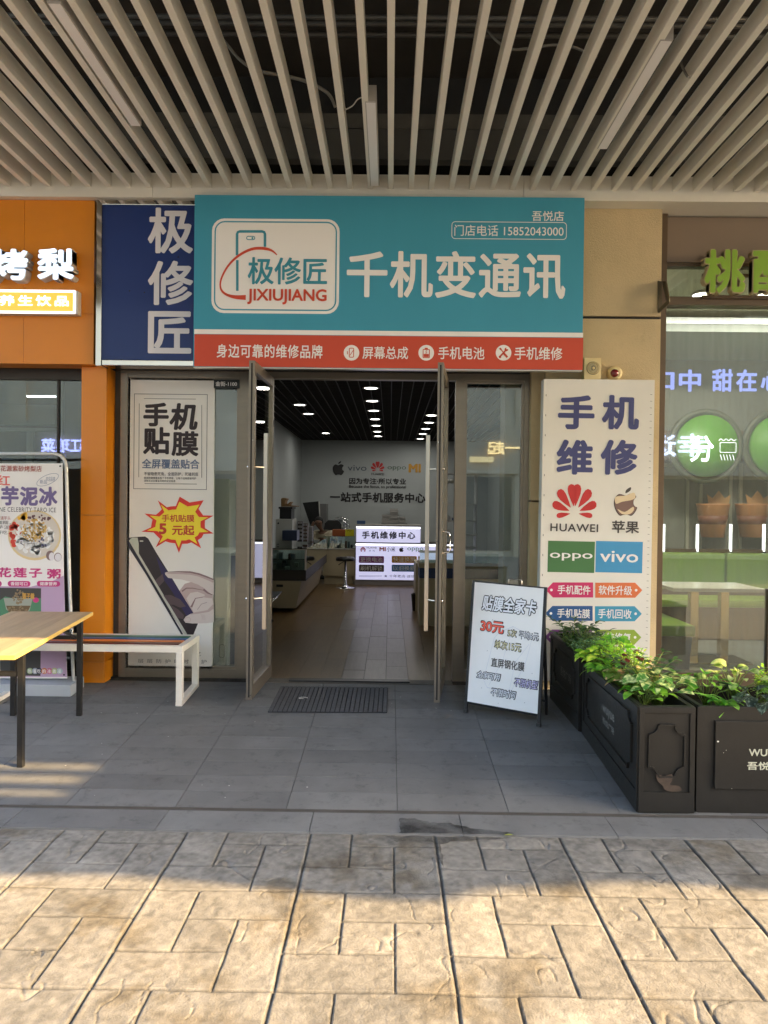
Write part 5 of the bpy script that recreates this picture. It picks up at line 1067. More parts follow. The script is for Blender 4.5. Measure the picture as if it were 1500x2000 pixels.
for x0, x1, tx in ((-30, 4, None), (15, 60, '香甜可口'), (72, 118, '健康营养')):
    s.rbox(x0, 1134.5, x1, 1145.5, MAG, 5.4, .002, 'pill_tag')
    if tx: s.text(tx, x0 + 6, 1136.5, x1 - 6, 1143.5, TXT, .01, .003)
s.rbox(-40, 1147.5, 80.5, 1320, M('photo_dark', (.05, .045, .04), .5), 0, .002, 'photo_panel'); LEAFP = M('photo_leaf', C(74, 124, 92), .5)
s.poly([(-10, 1180), (10, 1165), (40, 1172), (80, 1168), (80.4, 1206), (60, 1218), (-10, 1215)], LEAFP, .0026, 'photo_leaf'); s.poly([(7, 1168), (64, 1168), (58, 1192), (46, 1200), (24, 1200), (12, 1190)], M('photo_bowl', (.30, .32, .27), .3), .003, 'photo_bowl'); s.poly([(12, 1183), (60, 1183), (54, 1195), (46, 1199), (24, 1199), (16, 1194)], M('photo_broth', (.13, .085, .04), .4), .0034, 'photo_broth')
blobs(34, 36, 1168, 10, 18, 1.2, 2.6, M('photo_grain', (.24, .17, .09), .5), 'photo_grain', .0038); blobs(30, 36, 1190, 20, 7, 1, 2, MATS['photo_grain'], 'photo_grain', .0039); s.text('莲子羹', 44, 1158, 68, 1170, M('photo_gold', C(196, 150, 70), .5), .05, .0045); s.disc(70, 1172, 6, MAG, 5, .0044, 'photo_badge')
cols = ((60, C(150, 170, 120)), (70, C(150, 160, 170)), (78, C(40, 36, 66)), (88, C(196, 120, 70)), (98, C(200, 110, 140)), (108, C(176, 190, 130)), (118, C(170, 186, 190)))
for k, (x, c_) in enumerate(cols): s.disc(x - 1.5, 1310.5, 6, M('dot%d' % k, c_, .5), lift=.0026 + .0001 * k, name='colour_dot'); s.text('热着吃的冰激凌'[k], x - 5, 1306.5, x + 2, 1314.5, TXT, .01, .0042)
s.disc(117.5, 910.5, 1.8, INK, name='eyelet', lift=.003); s.disc(125, 1318, 1.8, INK, name='eyelet', lift=.003)

# bench with coloured slats
t = thing('slat_bench', 'white steel bench with red, orange, blue and green slats by the poster', 'bench', (-2.2, 5.66, gz(5.66)))
WST = M('white_steel_paint', (.74, .70, .62), .4, var=.05, scale=5, dirt=.12)
bx1, bx0, ya, yb, zt_ = -1.575, -3.05, 5.44, 5.88, .425
mb = MB(); q = .05
for y in (ya, yb): mb.box(bx0, bx1, y - q / 2, y + q / 2, zt_ - q, zt_)
for x in (bx0 + q / 2, bx1 - q / 2): mb.box(x - q / 2 + .001, x + q / 2 - .001, ya + q / 2, yb - q / 2, zt_ - q + .001, zt_ - .001)
mb.build('frame', WST, t, bevel=.003)
for x in (bx0 + q / 2, bx1 - q / 2):
    for y in (ya, yb): MB().box(x - q / 2 + .001, x + q / 2 - .001, y - q / 2 + .001, y + q / 2 - .001, gz(y) + .035, zt_ - q - .0005).build('leg', WST, t, bevel=.003)
    MB().hexa([(x - q / 2, ya - q / 2, gz(ya) + .001), (x + q / 2, ya - q / 2, gz(ya) + .001), (x + q / 2, yb + q / 2, gz(yb) + .003), (x - q / 2, yb + q / 2, gz(yb) + .003)], [(x - q / 2, ya - q / 2, gz(ya) + .034), (x + q / 2, ya - q / 2, gz(ya) + .034), (x + q / 2, yb + q / 2, gz(yb) + .036), (x - q / 2, yb + q / 2, gz(yb) + .036)]).build('foot_bar', WST, t, bevel=.003)
for k, (nm, c_) in enumerate((('oxblood', (.10, .022, .014)), ('orange', C(206, 116, 44, 1.1)), ('blue', C(26, 74, 130, 1.1)), ('green', C(34, 92, 60, 1.1)))):
    y = ya + .085 + k * .09; tag(MB().box(bx0 + q + .001, bx1 - q - .001, y - .036, y + .036, zt_ - .03, zt_ + .003).build('slat', M(nm + '_slat', c_, .4, var=.1, scale=6), t, bevel=.003), label=nm + ' painted slat')

# folding table
tb = thing('folding_table', 'wood topped folding table on black steel legs, partly in sun', 'table', (-2.5, 4.7, gz(4.7)))
OAK = M('oak_laminate', C(168, 130, 84, 1.0), .45, var=.26, scale=3, stretch=(5, .5, 1), bump=.03, bscale=30)
A = P(28, 1291, 4.11); Bk = P(181, 1203, 5.28); A.z, Bk.z = .622, .700
axis = (Bk - A); axis.z = 0; side = Vector((-axis.y, axis.x, 0)).normalized() * .60
tp = [A, A + side, Bk + side, Bk]; mb = MB(); n_ = 5
for k in range(n_):
    f0, f1 = k / n_ + (.001 if k else 0), (k + 1) / n_ - (.001 if k < n_ - 1 else 0)
    vs = [A + side * f0, A + side * f1, Bk + side * f1, Bk + side * f0]; tn = random.Random(k + 2).uniform(.86, 1.08)
    c_ = [v_ * tn for v_ in C(180, 156, 122, .95)]
    mb.add([v - Vector((0, 0, .024)) for v in vs] + vs, [(0, 1, 2, 3), (7, 6, 5, 4), (0, 4, 5, 1), (1, 5, 6, 2), (2, 6, 7, 3), (3, 7, 4, 0)], tone=c_)
mb.build('tabletop', M('oak_board', (.3, .2, .1), .42, var=.24, scale=3.2, stretch=(6, .5, 1), attr=True), tb)
EDG = M('sun_yellow_edge_band', C(196, 164, 92, 1.0), .4); mb = MB(); e_ = side.normalized() * .003; ax = axis.normalized() * .003  # edge band tinted yellow to carry the sunlight on it
for p_, q_, o2 in ((A, Bk, -e_), (A, A + side, -ax)): mb.hexa([p_ - Vector((0, 0, .025)), q_ - Vector((0, 0, .025)), q_ - Vector((0, 0, .025)) + o2, p_ - Vector((0, 0, .025)) + o2], [p_ + Vector((0, 0, .0005)), q_ + Vector((0, 0, .0005)), q_ + o2 + Vector((0, 0, .0005)), p_ + o2 + Vector((0, 0, .0005))])
mb.build('edge_band', EDG, tb)
def on(f_, g_, dz=0): 
    v = A + (Bk - A) * f_ + side * g_; return v + Vector((0, 0, dz))
LEGM = M('chipped_black_steel', (.018, .017, .016), .38, .2, var=.3, scale=14)
for f_ in (.18, .93):
    for g_ in (.10, .90):
        p_ = on(f_, g_, -.026); MB().box(p_.x - .017, p_.x + .017, p_.y - .017, p_.y + .017, gz(p_.y) + .001, p_.z).build('leg', LEGM, tb, bevel=.002)
mb = MB()
for g_ in (.10, .90): mb.bar(on(.21, g_, -.043), on(.90, g_, -.043), .024, .032)
mb.build('side_rail', LEGM, tb)
for f_ in (.18, .93): MB().bar(on(f_, .14, -.17), on(f_, .86, -.17), .028, .028).build('cross_bar', LEGM, tb)
mb = MB()
for g_ in (.13, .87): mb.bar(on(.70, g_, -.055), on(.92, g_, -.17), .005, .018); mb.tube([on(.84, g_, -.09), on(.82, g_, -.12), on(.83, g_, -.15), on(.86, g_, -.14)], .004, 6)
mb.build('folding_stay', LEGM, tb)

# door mat
def onramp(x, y):
    d = P(x, y, 2) - CAM; A_ = SLOPE; t_ = (CAM.z + SLOPE * RAMP1) / (-(d.z) + SLOPE * d.y); return CAM + d * t_
t = thing('door_mat', 'grey ribbed door mat with dark stripes in front of the doorway', 'mat', (-.45, 5.65, gz(5.65)))
c = [onramp(523, 1392), onramp(756, 1393), onramp(758, 1345), onramp(548, 1343)]; zt2 = Vector((0, 0, .008)); z1_ = Vector((0, 0, .0015))
MB().hexa([p + z1_ for p in c], [p + zt2 for p in c]).build('backing', M('mat_black', (.012, .012, .014), .9), t)
mb = MB(); n_ = 25
for k in range(n_):
    f0, f1 = (k + .10) / n_, (k + .86) / n_
    L0, L1, R0, R1 = c[0].lerp(c[1], f0), c[0].lerp(c[1], f1), c[3].lerp(c[2], f0), c[3].lerp(c[2], f1)
    mb.hexa([p + zt2 for p in (L0, L1, R1, R0)], [p + zt2 + Vector((0, 0, .005)) for p in (L0, L1, R1, R0)])
mb.build('rib', M('mat_grey', (.085, .086, .092), .95, var=.25, scale=40, bump=.4, bscale=300), t)

# A-board
fl, fr = onramp(907, 1392), onramp(1055, 1420); yaw = math.atan2(fr.y - fl.y, fr.x - fl.x); Wd = (fr - fl).length
t = thing('sandwich_board', 'white A-frame price board on black legs, turned towards the doorway', 'sign', (fl.x, fl.y, fl.z), yaw, local=True)
LEAN = R(8); H = .99; dzr = fr.z - fl.z
def fr_(u, v, l=0.0):   # u,v fractions of the printed panel (v down), l towards the viewer
    zz = .09 + (1 - v) * (H - .10); x_ = .022 + u * (Wd - .044)
    return Vector((x_, zz * math.tan(LEAN) - (l + .013) * math.cos(LEAN), zz + dzr * x_ / Wd))
AL = M('black_aluminium', (.03, .03, .032), .35, .6)
def pt(x_, z_, back=0): return Vector((x_, (z_ * math.tan(LEAN)) if not back else 2 * H * math.tan(LEAN) - z_ * math.tan(LEAN), z_ + dzr * x_ / Wd))
mb = MB()
for x_ in (.011, Wd - .011): mb.bar(pt(x_, .004), pt(x_, H), .022, .022)
for z_ in (.082, H - .011): mb.bar(pt(.022, z_), pt(Wd - .022, z_), .020, .020)
mb.build('front_frame', AL, t, bevel=.002)
mb = MB()
for x_ in (.03, Wd - .03): mb.bar(pt(x_, -.02 if x_ < .1 else .0, 1), pt(x_, H - .02, 1), .02, .02)
mb.bar(pt(.03, .12, 1), pt(Wd - .03, .12, 1), .018, .018); mb.build('back_frame', AL, t, bevel=.002)
mb = MB()
for x_ in (.011, Wd - .011): mb.bar(pt(x_, .0015), pt(x_, .025), .03, .03)
mb.build('foot', BLACK, t)
AP = M('aboard_panel', (.88, .855, .82), .5, var=.03, scale=3, dirt=.05)
mb = MB(); q4 = [fr_(0, 0), fr_(1, 0), fr_(1, 1), fr_(0, 1)]; mb.prism(q4, (0, .008, 0)); mb.build('panel', AP, t)
xm = Wd * .58; mb = MB().tube([pt(xm - .05, H - .01) , pt(xm - .05, H + .03), pt(xm - .04, H + .036), pt(xm + .04, H + .036), pt(xm + .05, H + .03), pt(xm + .05, H - .01)], .005, 8); mb.build('carry_handle', STEEL, t)
s = Sheet(t, frame=fr_)
AW = M('aboard_white', (.85, .85, .88), .5); AR = M('aboard_red', C(226, 88, 66, 1.2), .5); AY = M('aboard_yellow', (.80, .72, .40), .5); AV = M('aboard_violet', (.62, .56, .82), .5)
def outl(tx, u0, v0, u1, v1, fill, b=.03, o=.04, sh=.15):
    s.text(tx, u0 - .012, v0 - .007, u1 + .012, v1 + .007, INK, b + o, .0012, shear=sh); s.text(tx, u0, v0, u1, v1, fill, b, .0034, shear=sh)
outl('贴膜全家卡', .13, .10, .915, .228, AW, .03, .085, .2); outl('30元', .135, .312, .465, .405, AR, .03, .04, .0); outl('5次', .535, .362, .65, .418, AY, .0, .065, .0); outl('平均6元', .70, .363, .955, .423, AW, .0, .065, .0); outl('单次15元', .355, .465, .725, .531, AY, .0, .065, .0)
s.text('直屏钢化膜', .315, .61, .79, .685, CHAR, .02, .002)
outl('全家可用', .12, .735, .46, .79, AW, .01, .075, .2); outl('不限机型', .665, .745, .985, .81, AV, .01, .075, .2); outl('不限时间', .345, .855, .69, .915, AW, .01, .075, .2)
GH = M('ghost_line', (.68, .68, .73), .6); s.stroke([(.40, .40), (.60, .335), (.88, .40), (.80, .62), (.62, .86), (.28, .86), (.22, .80), (.34, .45), (.40, .40)], .005, GH, .001, 'faint_drawing'); s.stroke([(.60, .335), (.48, .62), (.30, .84)], .004, GH, .001, 'faint_drawing'); s.stroke([(.84, .46), (.66, .62), (.60, .84)], .004, GH, .001, 'faint_drawing')
for u, v in ((.62, .40), (.25, .56), (.9, .69), (.2, .87), (.82, .93), (.45, .97), (.3, .3)): s.disc(u, v, .004, GREY, .0028, name='speck')
# ================================================================== planters
PLB = M('planter_black_metal', (.017, .0155, .013), .42, .2, var=.25, scale=6, bump=.05, bscale=60, dirt=-.9)
SOIL = M('potting_soil', (.02, .015, .011), .95, var=.4, scale=30, bump=.5, bscale=60)
def notched(u0, v0, u1, v1, r):
    """panel outline with a step and a concave quarter at each corner"""
    out = []
    for cx, cy, a0, sx, sy in ((u0, v1, -90, 1, -1), (u1, v1, 180, -1, -1), (u1, v0, 90, -1, 1), (u0, v0, 0, 1, 1)):
        arc = [(cx + r * math.cos(R(a0 + 18 * k)), cy + r * math.sin(R(a0 + 18 * k))) for k in range(6)]
        arc = [(x + sx * 0, y) for x, y in arc]
        out += (arc if True else arc[::-1])
    return out
def mould(mb, fr, pts, wd, dp):
    """raised bead following a closed outline on a face"""
    n = len(pts); cx = sum(p[0] for p in pts) / n; cy = sum(p[1] for p in pts) / n
    for i in range(n):
        a_, b_ = pts[i], pts[(i + 1) % n]
        mb.bar(fr(*a_, dp / 2), fr(*b_, dp / 2), wd, dp, upv=fr(0, 0, 1) - fr(0, 0, 0))
def corner_panel(u0, v0, u1, v1, r, st):
    """closed outline: straight sides, small step, concave quarter circle"""
    def arc(cx, cy, a0, a1): return [(cx + r * math.cos(R(a0 + (a1 - a0) * k / 5)), cy + r * math.sin(R(a0 + (a1 - a0) * k / 5))) for k in range(6)]
    o = [(u0, v0 + r + st), (u0, v1 - r - st)] + [(u0 + 0, v1 - r)] + arc(u0, v1, -90, 0) + [(u0 + r + st, v1), (u1 - r - st, v1)] + arc(u1, v1, 180, 270) + [(u1, v1 - r - st), (u1, v0 + r + st)] + arc(u1, v0, 90, 180) + [(u1 - r - st, v0), (u0 + r + st, v0)] + arc(u0, v0, 0, 90)
    return o
def planter(label, x0, x1, y0, y1, zt0, zt1, dx=0.0, texts=(), ends=True, wall=.028):
    """box planter: front edge y0, back edge y1, left face x0 (shifted by dx at the back)"""
    zb0, zb1 = gz(y0) + .001, gz(y1) + .001
    t = thing('planter', label, 'planter', ((x0 + x1) / 2, (y0 + y1) / 2, gz((y0 + y1) / 2)), group='black metal planters round the snack shop corner')
    f = lambda a, b: Vector((x0 + (x1 - x0) * a + dx * b, y0 + (y1 - y0) * b, 0))
    def zz(b, h): return (zb0 + (zb1 - zb0) * b) * (1 - h) + (zt0 + (zt1 - zt0) * b) * h
    def q(a, b, h): v = f(a, b); v.z = zz(b, h); return v
    wa, wb = wall / (x1 - x0), wall / (y1 - y0)
    mb = MB()
    for a0, a1, b0, b1 in ((0, 1, 0, wb), (0, 1, 1 - wb, 1), (0, wa, wb, 1 - wb), (1 - wa, 1, wb, 1 - wb)):
        mb.hexa([q(a0, b0, 0), q(a1, b0, 0), q(a1, b1, 0), q(a0, b1, 0)], [q(a0, b0, 1), q(a1, b0, 1), q(a1, b1, 1), q(a0, b1, 1)])
    mb.build('box', PLB, t, bevel=.0025)
    e_ = .002
    MB().hexa([q(wa, wb, .3), q(1 - wa, wb, .3), q(1 - wa, 1 - wb, .3), q(wa, 1 - wb, .3)], [q(wa, wb, .86), q(1 - wa, wb, .86), q(1 - wa, 1 - wb, .86), q(wa, 1 - wb, .86)]).build('soil', SOIL, t)
    ly = (y1 - y0); lx = x1 - x0
    def side(u, v, l=0.0): p_ = q(0, u / ly, v); return p_ + Vector((-l, 0, 0))
    def front(u, v, l=0.0): p_ = q(u / lx, 0, v); return p_ + Vector((0, -l, 0))
    hh = zt0 - zb0
    side_m = lambda u, v, l=0.0: side(u, v / hh, l); front_m = lambda u, v, l=0.0: front(u, v / hh, l)
    mb = MB()
    for fr, L_ in ((side_m, ly), (front_m, lx)):
        if fr is front_m and not ends: continue
        for a0, a1, b0, b1 in ((.0, L_, hh - .035, hh - .004), (.0, .028, .115, hh - .035), (L_ - .028, L_, .115, hh - .035), (.0, L_, .004, .115)):
            lo = [fr(a0, b0, -.004), fr(a1, b0, -.004), fr(a1, b1, -.004), fr(a0, b1, -.004)]; hi = [fr(a0, b0, .009), fr(a1, b0, .009), fr(a1, b1, .009), fr(a0, b1, .009)]
            mb.hexa(lo, hi)
    mb.build('rim_frame', PLB, t, bevel=.002)
    mb = MB(); mould(mb, side_m, corner_panel(.10, .185, ly - .10, hh - .075, .055, .018), .012, .014)
    if ends: mould(mb, front_m, corner_panel(.055, .20, lx - .055, hh - .10, .052, .02), .010, .012)
    mb.build('moulding', PLB, t)
    GP = M('grey_planter_print', (.20, .19, .17), .6)
    for face, tx, a0, b0, a1, b1 in texts:
        L_ = ly if face is 'side' else lx; fr = side_m if face == 'side' else front_m
        if face == 'side':   # seen from the left the far end is on the left
            s_ = Sheet(t, frame=lambda u, v, l, fr=fr: fr(u, v, l)); v, fs = glyphs(tx, .01)
            mbt = MB(); mbt.add([fr(a1 + (a0 - a1) * p[0], b0 + (b1 - b0) * p[1], .0025 + p[2] * .0001) for p in v], fs); mbt.build('lettering', GP, t)
        else:
            v, fs = glyphs(tx, .015); mbt = MB(); mbt.add([fr(a0 + (a1 - a0) * p[0], b0 + (b1 - b0) * p[1], .013 + p[2] * .0001) for p in v], fs); mbt.build('lettering', M('pale_planter_print', C(190, 190, 168), .6), t)
    return t, front_m
t1, _ = planter('black metal planter with bronze scuffs, its narrow end facing the street', 1.362, 1.664, 3.86, 4.99, .448, .438, .008, texts=(('side', 'wuyue', .42, .33, .66, .40), ('side', '吾悦广场', .42, .27, .66, .315)))
mb = MB(); sc = [(1282, 1512), (1296, 1516), (1312, 1512), (1313, 1524), (1309, 1533), (1326, 1535), (1331, 1544), (1312, 1546), (1298, 1542), (1294, 1534), (1285, 1526)]
mb.add([P(x, y, 3.8495) for x, y in spline(sc, 3)], [list(range(len(sc) * 3))]); mb.build('scuff', M('bronze_scuff', (.055, .036, .024), .6, var=.4, scale=20), t1)
planter('black metal planter close behind the price board, dense with dark green leaves', 1.352, 1.655, 5.015, 5.735, .468, .508, -.04, texts=(('side', '吾悦广场', .2, .27, .46, .34),), ends=False)
t3, fm = planter('wide black metal planter with a flat panel of pale lettering, under the snack window', 1.69, 3.3, 3.87, 4.34, .448, .448, 0, ends=False)
lx = 3.3 - 1.69
MB().hexa([fm(.085, .135, .002), fm(1.2, .135, .002), fm(1.2, .505, .002), fm(.085, .505, .002)], [fm(.085, .135, .014), fm(1.2, .135, .014), fm(1.2, .505, .014), fm(.085, .505, .014)]).build('front_panel', PLB, t3, bevel=.003)
PPR = M('pale_planter_print', C(190, 190, 168), .6)
xW = lambda px: (PX(px, 1480, 3.856) - 1.69); zW = lambda py: PZ(1480, py, 3.856) - gz(3.87)
for tx, a0, b0, a1, b1 in (('WUYUE', 1462, 1477, 1536, 1463), ('吾悦广场', 1459, 1504, 1546, 1488)):
    v, fs = glyphs(tx, .022); mb = MB(); mb.add([fm(xW(a0) + (xW(a1) - xW(a0)) * p[0], zW(b0) + (zW(b1) - zW(b0)) * p[1], .0165 + p[2] * .0001) for p in v], fs); mb.build('lettering', PPR, t3)
for k, (x, y) in enumerate(((1402, 1448), (1413, 1470), (1418, 1465), (1429, 1540))):
    mb = MB(); c_ = P(x, y, 3.853); mb.add([c_ + Vector((.006 * (1 if k == 0 else .35) * math.cos(a * .9), -.002, .0045 * (1 if k == 0 else .35) * math.sin(a * .9))) for a in range(7)], [list(range(7))]); mb.build('paint_chip', WST, t3)

# ================================================================== plants
def leaf_on(mb, base, yaw, pitch, ln, wd, droop=.8, fold=.25, shape=1.0, n=6, mi=0, roll=0.0):
    p = Vector(base); a = pitch; sp = []; d = Vector((math.cos(yaw), math.sin(yaw), 0)); sd = Vector((-math.sin(yaw), math.cos(yaw), 0))
    for i in range(n + 1):
        sp.append((p.copy(), a)); st = ln / n; p = p + (d * math.cos(a) + Vector((0, 0, math.sin(a)))) * st; a -= droop / n
    vs, fs = [], []
    for i, (c, a) in enumerate(sp):
        t = i / n; w_ = wd * .5 * (math.sin(math.pi * min(1, t ** shape * .96 + .03)) ** .75) * (1 if t < .97 else .12)
        nr = Vector((0, 0, 1)) * math.cos(a) - d * math.sin(a); s2 = sd * math.cos(roll) + nr * math.sin(roll)
        vs += [c - s2 * w_ + nr * (w_ * fold), c, c + s2 * w_ + nr * (w_ * fold)]
    for i in range(n):
        k = i * 3; fs += [(k, k + 1, k + 4, k + 3), (k + 1, k + 2, k + 5, k + 4)]
    mb.add(vs, fs, mi, True); return sp[-1][0]
def stem_to(mb, a, b, r, bow=.02):
    m = (Vector(a) + Vector(b)) / 2 + Vector((0, 0, bow)); mb.tube([a, m, b], r, 5)
LM = dict(
    deep=leafmat('deep_green_leaf', C(30, 62, 26, 1.35), C(64, 104, 44, 1.35), 10), lime=leafmat('lime_leaf', C(96, 140, 28, 1.85), C(176, 190, 62, 1.85), 16, .55), pothos=leafmat('pothos_leaf', C(58, 112, 34, 1.76), C(120, 160, 48, 1.76), 12),
    varieg=leafmat('variegated_leaf', C(66, 112, 44, 1.76), C(190, 196, 130, 1.76), 30, .52), sage=leafmat('sage_leaf', C(64, 104, 70, 1.35), C(126, 160, 112, 1.35), 25), coleus=leafmat('burgundy_leaf', C(40, 18, 20, 1.35), C(92, 34, 36, 1.35), 14), pink=leafmat('pink_edged_leaf', C(96, 116, 44, 1.35), C(206, 160, 120, 1.35), 22, .56),
    vein=leafmat('grey_veined_leaf', C(34, 48, 40, 1.35), C(120, 136, 122, 1.35), 60, .6), fern=leafmat('fern_leaf', C(70, 124, 44, 1.76), C(130, 170, 70, 1.76), 18), pale=leafmat('pale_cream_leaf', C(104, 140, 56, 1.2), C(180, 190, 120, 1.2), 22, .5))
STEM = leafmat('green_stem', C(96, 120, 50), C(130, 150, 70), 8)
rnd = random.Random(21)
def plant(kind, mat, label, base, h, spread, n, name='potted_plant', yaw0=None, lsize=1.0):
    t = thing(name, label, 'plant', base, group='leafy plants in the planters'); b = Vector(base); lf, st = MB(), MB()
    if kind == 'broad':
        for k in range(n):
            yaw = k * 2.4 + rnd.uniform(-.4, .4); q = math.sqrt((k + .6) / n); hh = h * (1.05 - .55 * q) * rnd.uniform(.8, 1.1)
            p = b + Vector((math.cos(yaw) * spread * q * .75, math.sin(yaw) * spread * q * .75, hh)); stem_to(st, b + Vector((rnd.uniform(-.02, .02), rnd.uniform(-.02, .02), -.04)), p, .0022, .03)
            L_ = rnd.uniform(.05, .095) * lsize; leaf_on(lf, p, yaw + rnd.uniform(-.6, .6), rnd.uniform(-.1, .6), L_, L_ * rnd.uniform(.55, .72), rnd.uniform(.5, 1.4), rnd.uniform(.1, .4), .75, roll=rnd.uniform(-.5, .5))
    elif kind == 'pinnate':
        for k in range(n):
            yaw = (k + .5) / n * 6.28 + rnd.uniform(-.3, .3); el = rnd.uniform(.75, 1.35); L_ = h * rnd.uniform(.85, 1.15); pts = []
            for i in range(9):
                tt = i / 8; r_ = L_ * tt; pts.append(b + Vector((math.cos(yaw) * r_ * math.cos(el) * (1 + .5 * tt), math.sin(yaw) * r_ * math.cos(el) * (1 + .5 * tt), r_ * math.sin(el) * (1 - .22 * tt) - .02)))
            st.tube(pts, .0025, 5)
            for i in range(2, 9):
                for sg in (-1, 1):
                    l_ = .062 * lsize * (1.1 - .5 * abs(i / 8 - .55)); leaf_on(lf, pts[i], yaw + sg * rnd.uniform(.75, 1.0), rnd.uniform(.1, .5), l_, l_ * .46, .5, .2, .8, 4)
    elif kind == 'fern':
        for k in range(n):
            yaw = (yaw0 or 0) + (k + .5) / n * 6.28 + rnd.uniform(-.2, .2); L_ = spread * rnd.uniform(.9, 1.2); pts = []
            for i in range(15):
                tt = i / 14; pts.append(b + Vector((math.cos(yaw) * L_ * tt, math.sin(yaw) * L_ * tt, h * math.sin(min(2.4, tt * 2.2)) - .02)))
            st.tube(pts, .0018, 4)
            for i in range(2, 15):
                for sg in (-1, 1):
                    l_ = .05 * lsize * (1.12 - i / 14); leaf_on(lf, pts[i], yaw + sg * 1.25, .1, l_, .014, .3, .1, .8, 3)
    elif kind == 'sprig':
        for k in range(n):
            yaw = rnd.uniform(0, 6.28); q = math.sqrt(rnd.random()); tip = b + Vector((math.cos(yaw) * spread * q, math.sin(yaw) * spread * q, h * rnd.uniform(.65, 1.05) * (1.1 - .4 * q))); b0 = b + Vector((math.cos(yaw) * .02, math.sin(yaw) * .02, -.03)); stem_to(st, b0, tip, .002, .01)
            for i in range(9):
                tt = .35 + .65 * i / 8; p = b0.lerp(tip, tt); l_ = rnd.uniform(.018, .034) * lsize; leaf_on(lf, p, i * 2.4 + yaw, rnd.uniform(.1, .9), l_, l_ * .55, .4, .2, .8, 3)
    elif kind == 'blade':
        for k in range(n):
            yaw = k * 2.4 + rnd.uniform(-.3, .3); L_ = h * rnd.uniform(.9, 1.4); leaf_on(lf, b + Vector((rnd.uniform(-.02, .02), rnd.uniform(-.02, .02), -.02)), yaw, rnd.uniform(.75, 1.2), L_, .05 * lsize, rnd.uniform(1.0, 2.2), .25, .9, 8)
    lf.build('foliage', LM[mat], t)
    if st.v: st.build('stem', STEM, t)
    return t
zp1, zp2 = .42, .46
PLANTS = [
    ('pinnate', 'deep', 'dark green feather-leaved plant standing tallest, before the navy arrow on the panel', (1.44, 5.45, zp2), 0.281, .2, 11, 'leafy_plant'),
    ('sprig', 'deep', 'fine dark small-leaved plant beside the price board', (1.40, 5.30, zp2), 0.156, 0.123, 43, 'leafy_plant'),
    ('broad', 'deep', 'dark broad-leaved plant under the cyan arrow', (1.52, 5.28, zp2), 0.140, 0.179, 29, 'leafy_plant'),
    ('broad', 'deep', 'dark broad-leaved plant at the wall end of the row', (1.50, 5.62, zp2), 0.133, 0.168, 27, 'leafy_plant'),
    ('sprig', 'sage', 'blue-green small-leaved plant spilling over the joint of the two long planters', (1.42, 5.02, zp1 + .03), 0.156, 0.146, 56, 'leafy_plant'),
    ('sprig', 'fern', 'pale green clustered plant behind the big sunlit leaf', (1.56, 5.06, zp1 + .03), 0.172, 0.134, 49, 'leafy_plant'),
    ('broad', 'pothos', 'bright broad-leaved plant with one large sunlit leaf on top', (1.54, 4.86, zp1), 0.226, 0.18, 40, 'leafy_plant'),
    ('broad', 'lime', 'yellow-green plant in full sun, leaning over the planter rim', (1.45, 4.80, zp1), 0.172, .19, 44, 'leafy_plant'),
    ('sprig', 'lime', 'lacy yellow-green plant beside the burgundy leaves', (1.58, 4.70, zp1), 0.193, 0.146, 49, 'leafy_plant'),
    ('broad', 'coleus', 'burgundy-leaved plant among the yellow-green ones', (1.56, 4.56, zp1), 0.184, 0.134, 33, 'leafy_plant', None, .72),
    ('broad', 'pothos', 'mid green broad-leaved plant trailing over the planter side under the burgundy one', (1.43, 4.58, zp1), 0.101, 0.168, 33, 'leafy_plant'),
    ('broad', 'pink', 'plant with pink-edged drooping leaves', (1.50, 4.36, zp1), 0.129, 0.168, 36, 'leafy_plant'),
    ('pinnate', 'deep', 'glossy feather-leaved plant rising behind the variegated one', (1.56, 4.30, zp1), 0.285, .2, 11, 'leafy_plant'),
    ('sprig', 'fern', 'low fresh green filler plant under the pink-edged leaves', (1.44, 4.42, zp1), 0.120, 0.123, 43, 'leafy_plant'),
    ('broad', 'varieg', 'cream speckled broad-leaved plant at the street end of the row', (1.55, 4.10, zp1), 0.166, 0.213, 36, 'leafy_plant', None, 1.15),
    ('broad', 'pothos', 'small green plant at the rim of the street end', (1.47, 4.06, zp1), 0.092, 0.134, 17, 'leafy_plant'),
    ('broad', 'pothos', 'green and cream plant at the near corner of the wide planter', (1.84, 4.12, zp1), 0.166, 0.179, 22, 'leafy_plant'),
    ('blade', 'fern', 'plant with long serrated yellow-green blades in the wide planter', (1.88, 3.99, zp1), 0.129, 0.224, 14, 'leafy_plant'),
    ('broad', 'pale', 'cream leaved plant with arching stems in the wide planter', (2.02, 4.18, zp1), 0.193, 0.202, 22, 'leafy_plant'),
    ('broad', 'vein', 'dark grey-green plant with pale veins in the wide planter', (2.06, 4.02, zp1), 0.101, 0.168, 16, 'leafy_plant', None, 1.45),
    ('sprig', 'lime', 'upright yellow-green sprigs under the window post', (2.22, 4.20, zp1), 0.193, 0.078, 20, 'leafy_plant'),
    ('fern', 'fern', 'fresh green fern at the picture edge of the wide planter', (2.26, 4.00, zp1), 0.101, 0.190, 14, 'fern'),
    ('sprig', 'sage', 'grey-green small-leaved plant behind the fern', (2.34, 4.16, zp1), 0.147, 0.146, 43, 'leafy_plant'),
    ('broad', 'pothos', 'bright broad-leaved plant past the fern in the wide planter', (2.52, 4.10, zp1), 0.156, 0.179, 22, 'leafy_plant')]
for p_ in PLANTS: plant(*p_)
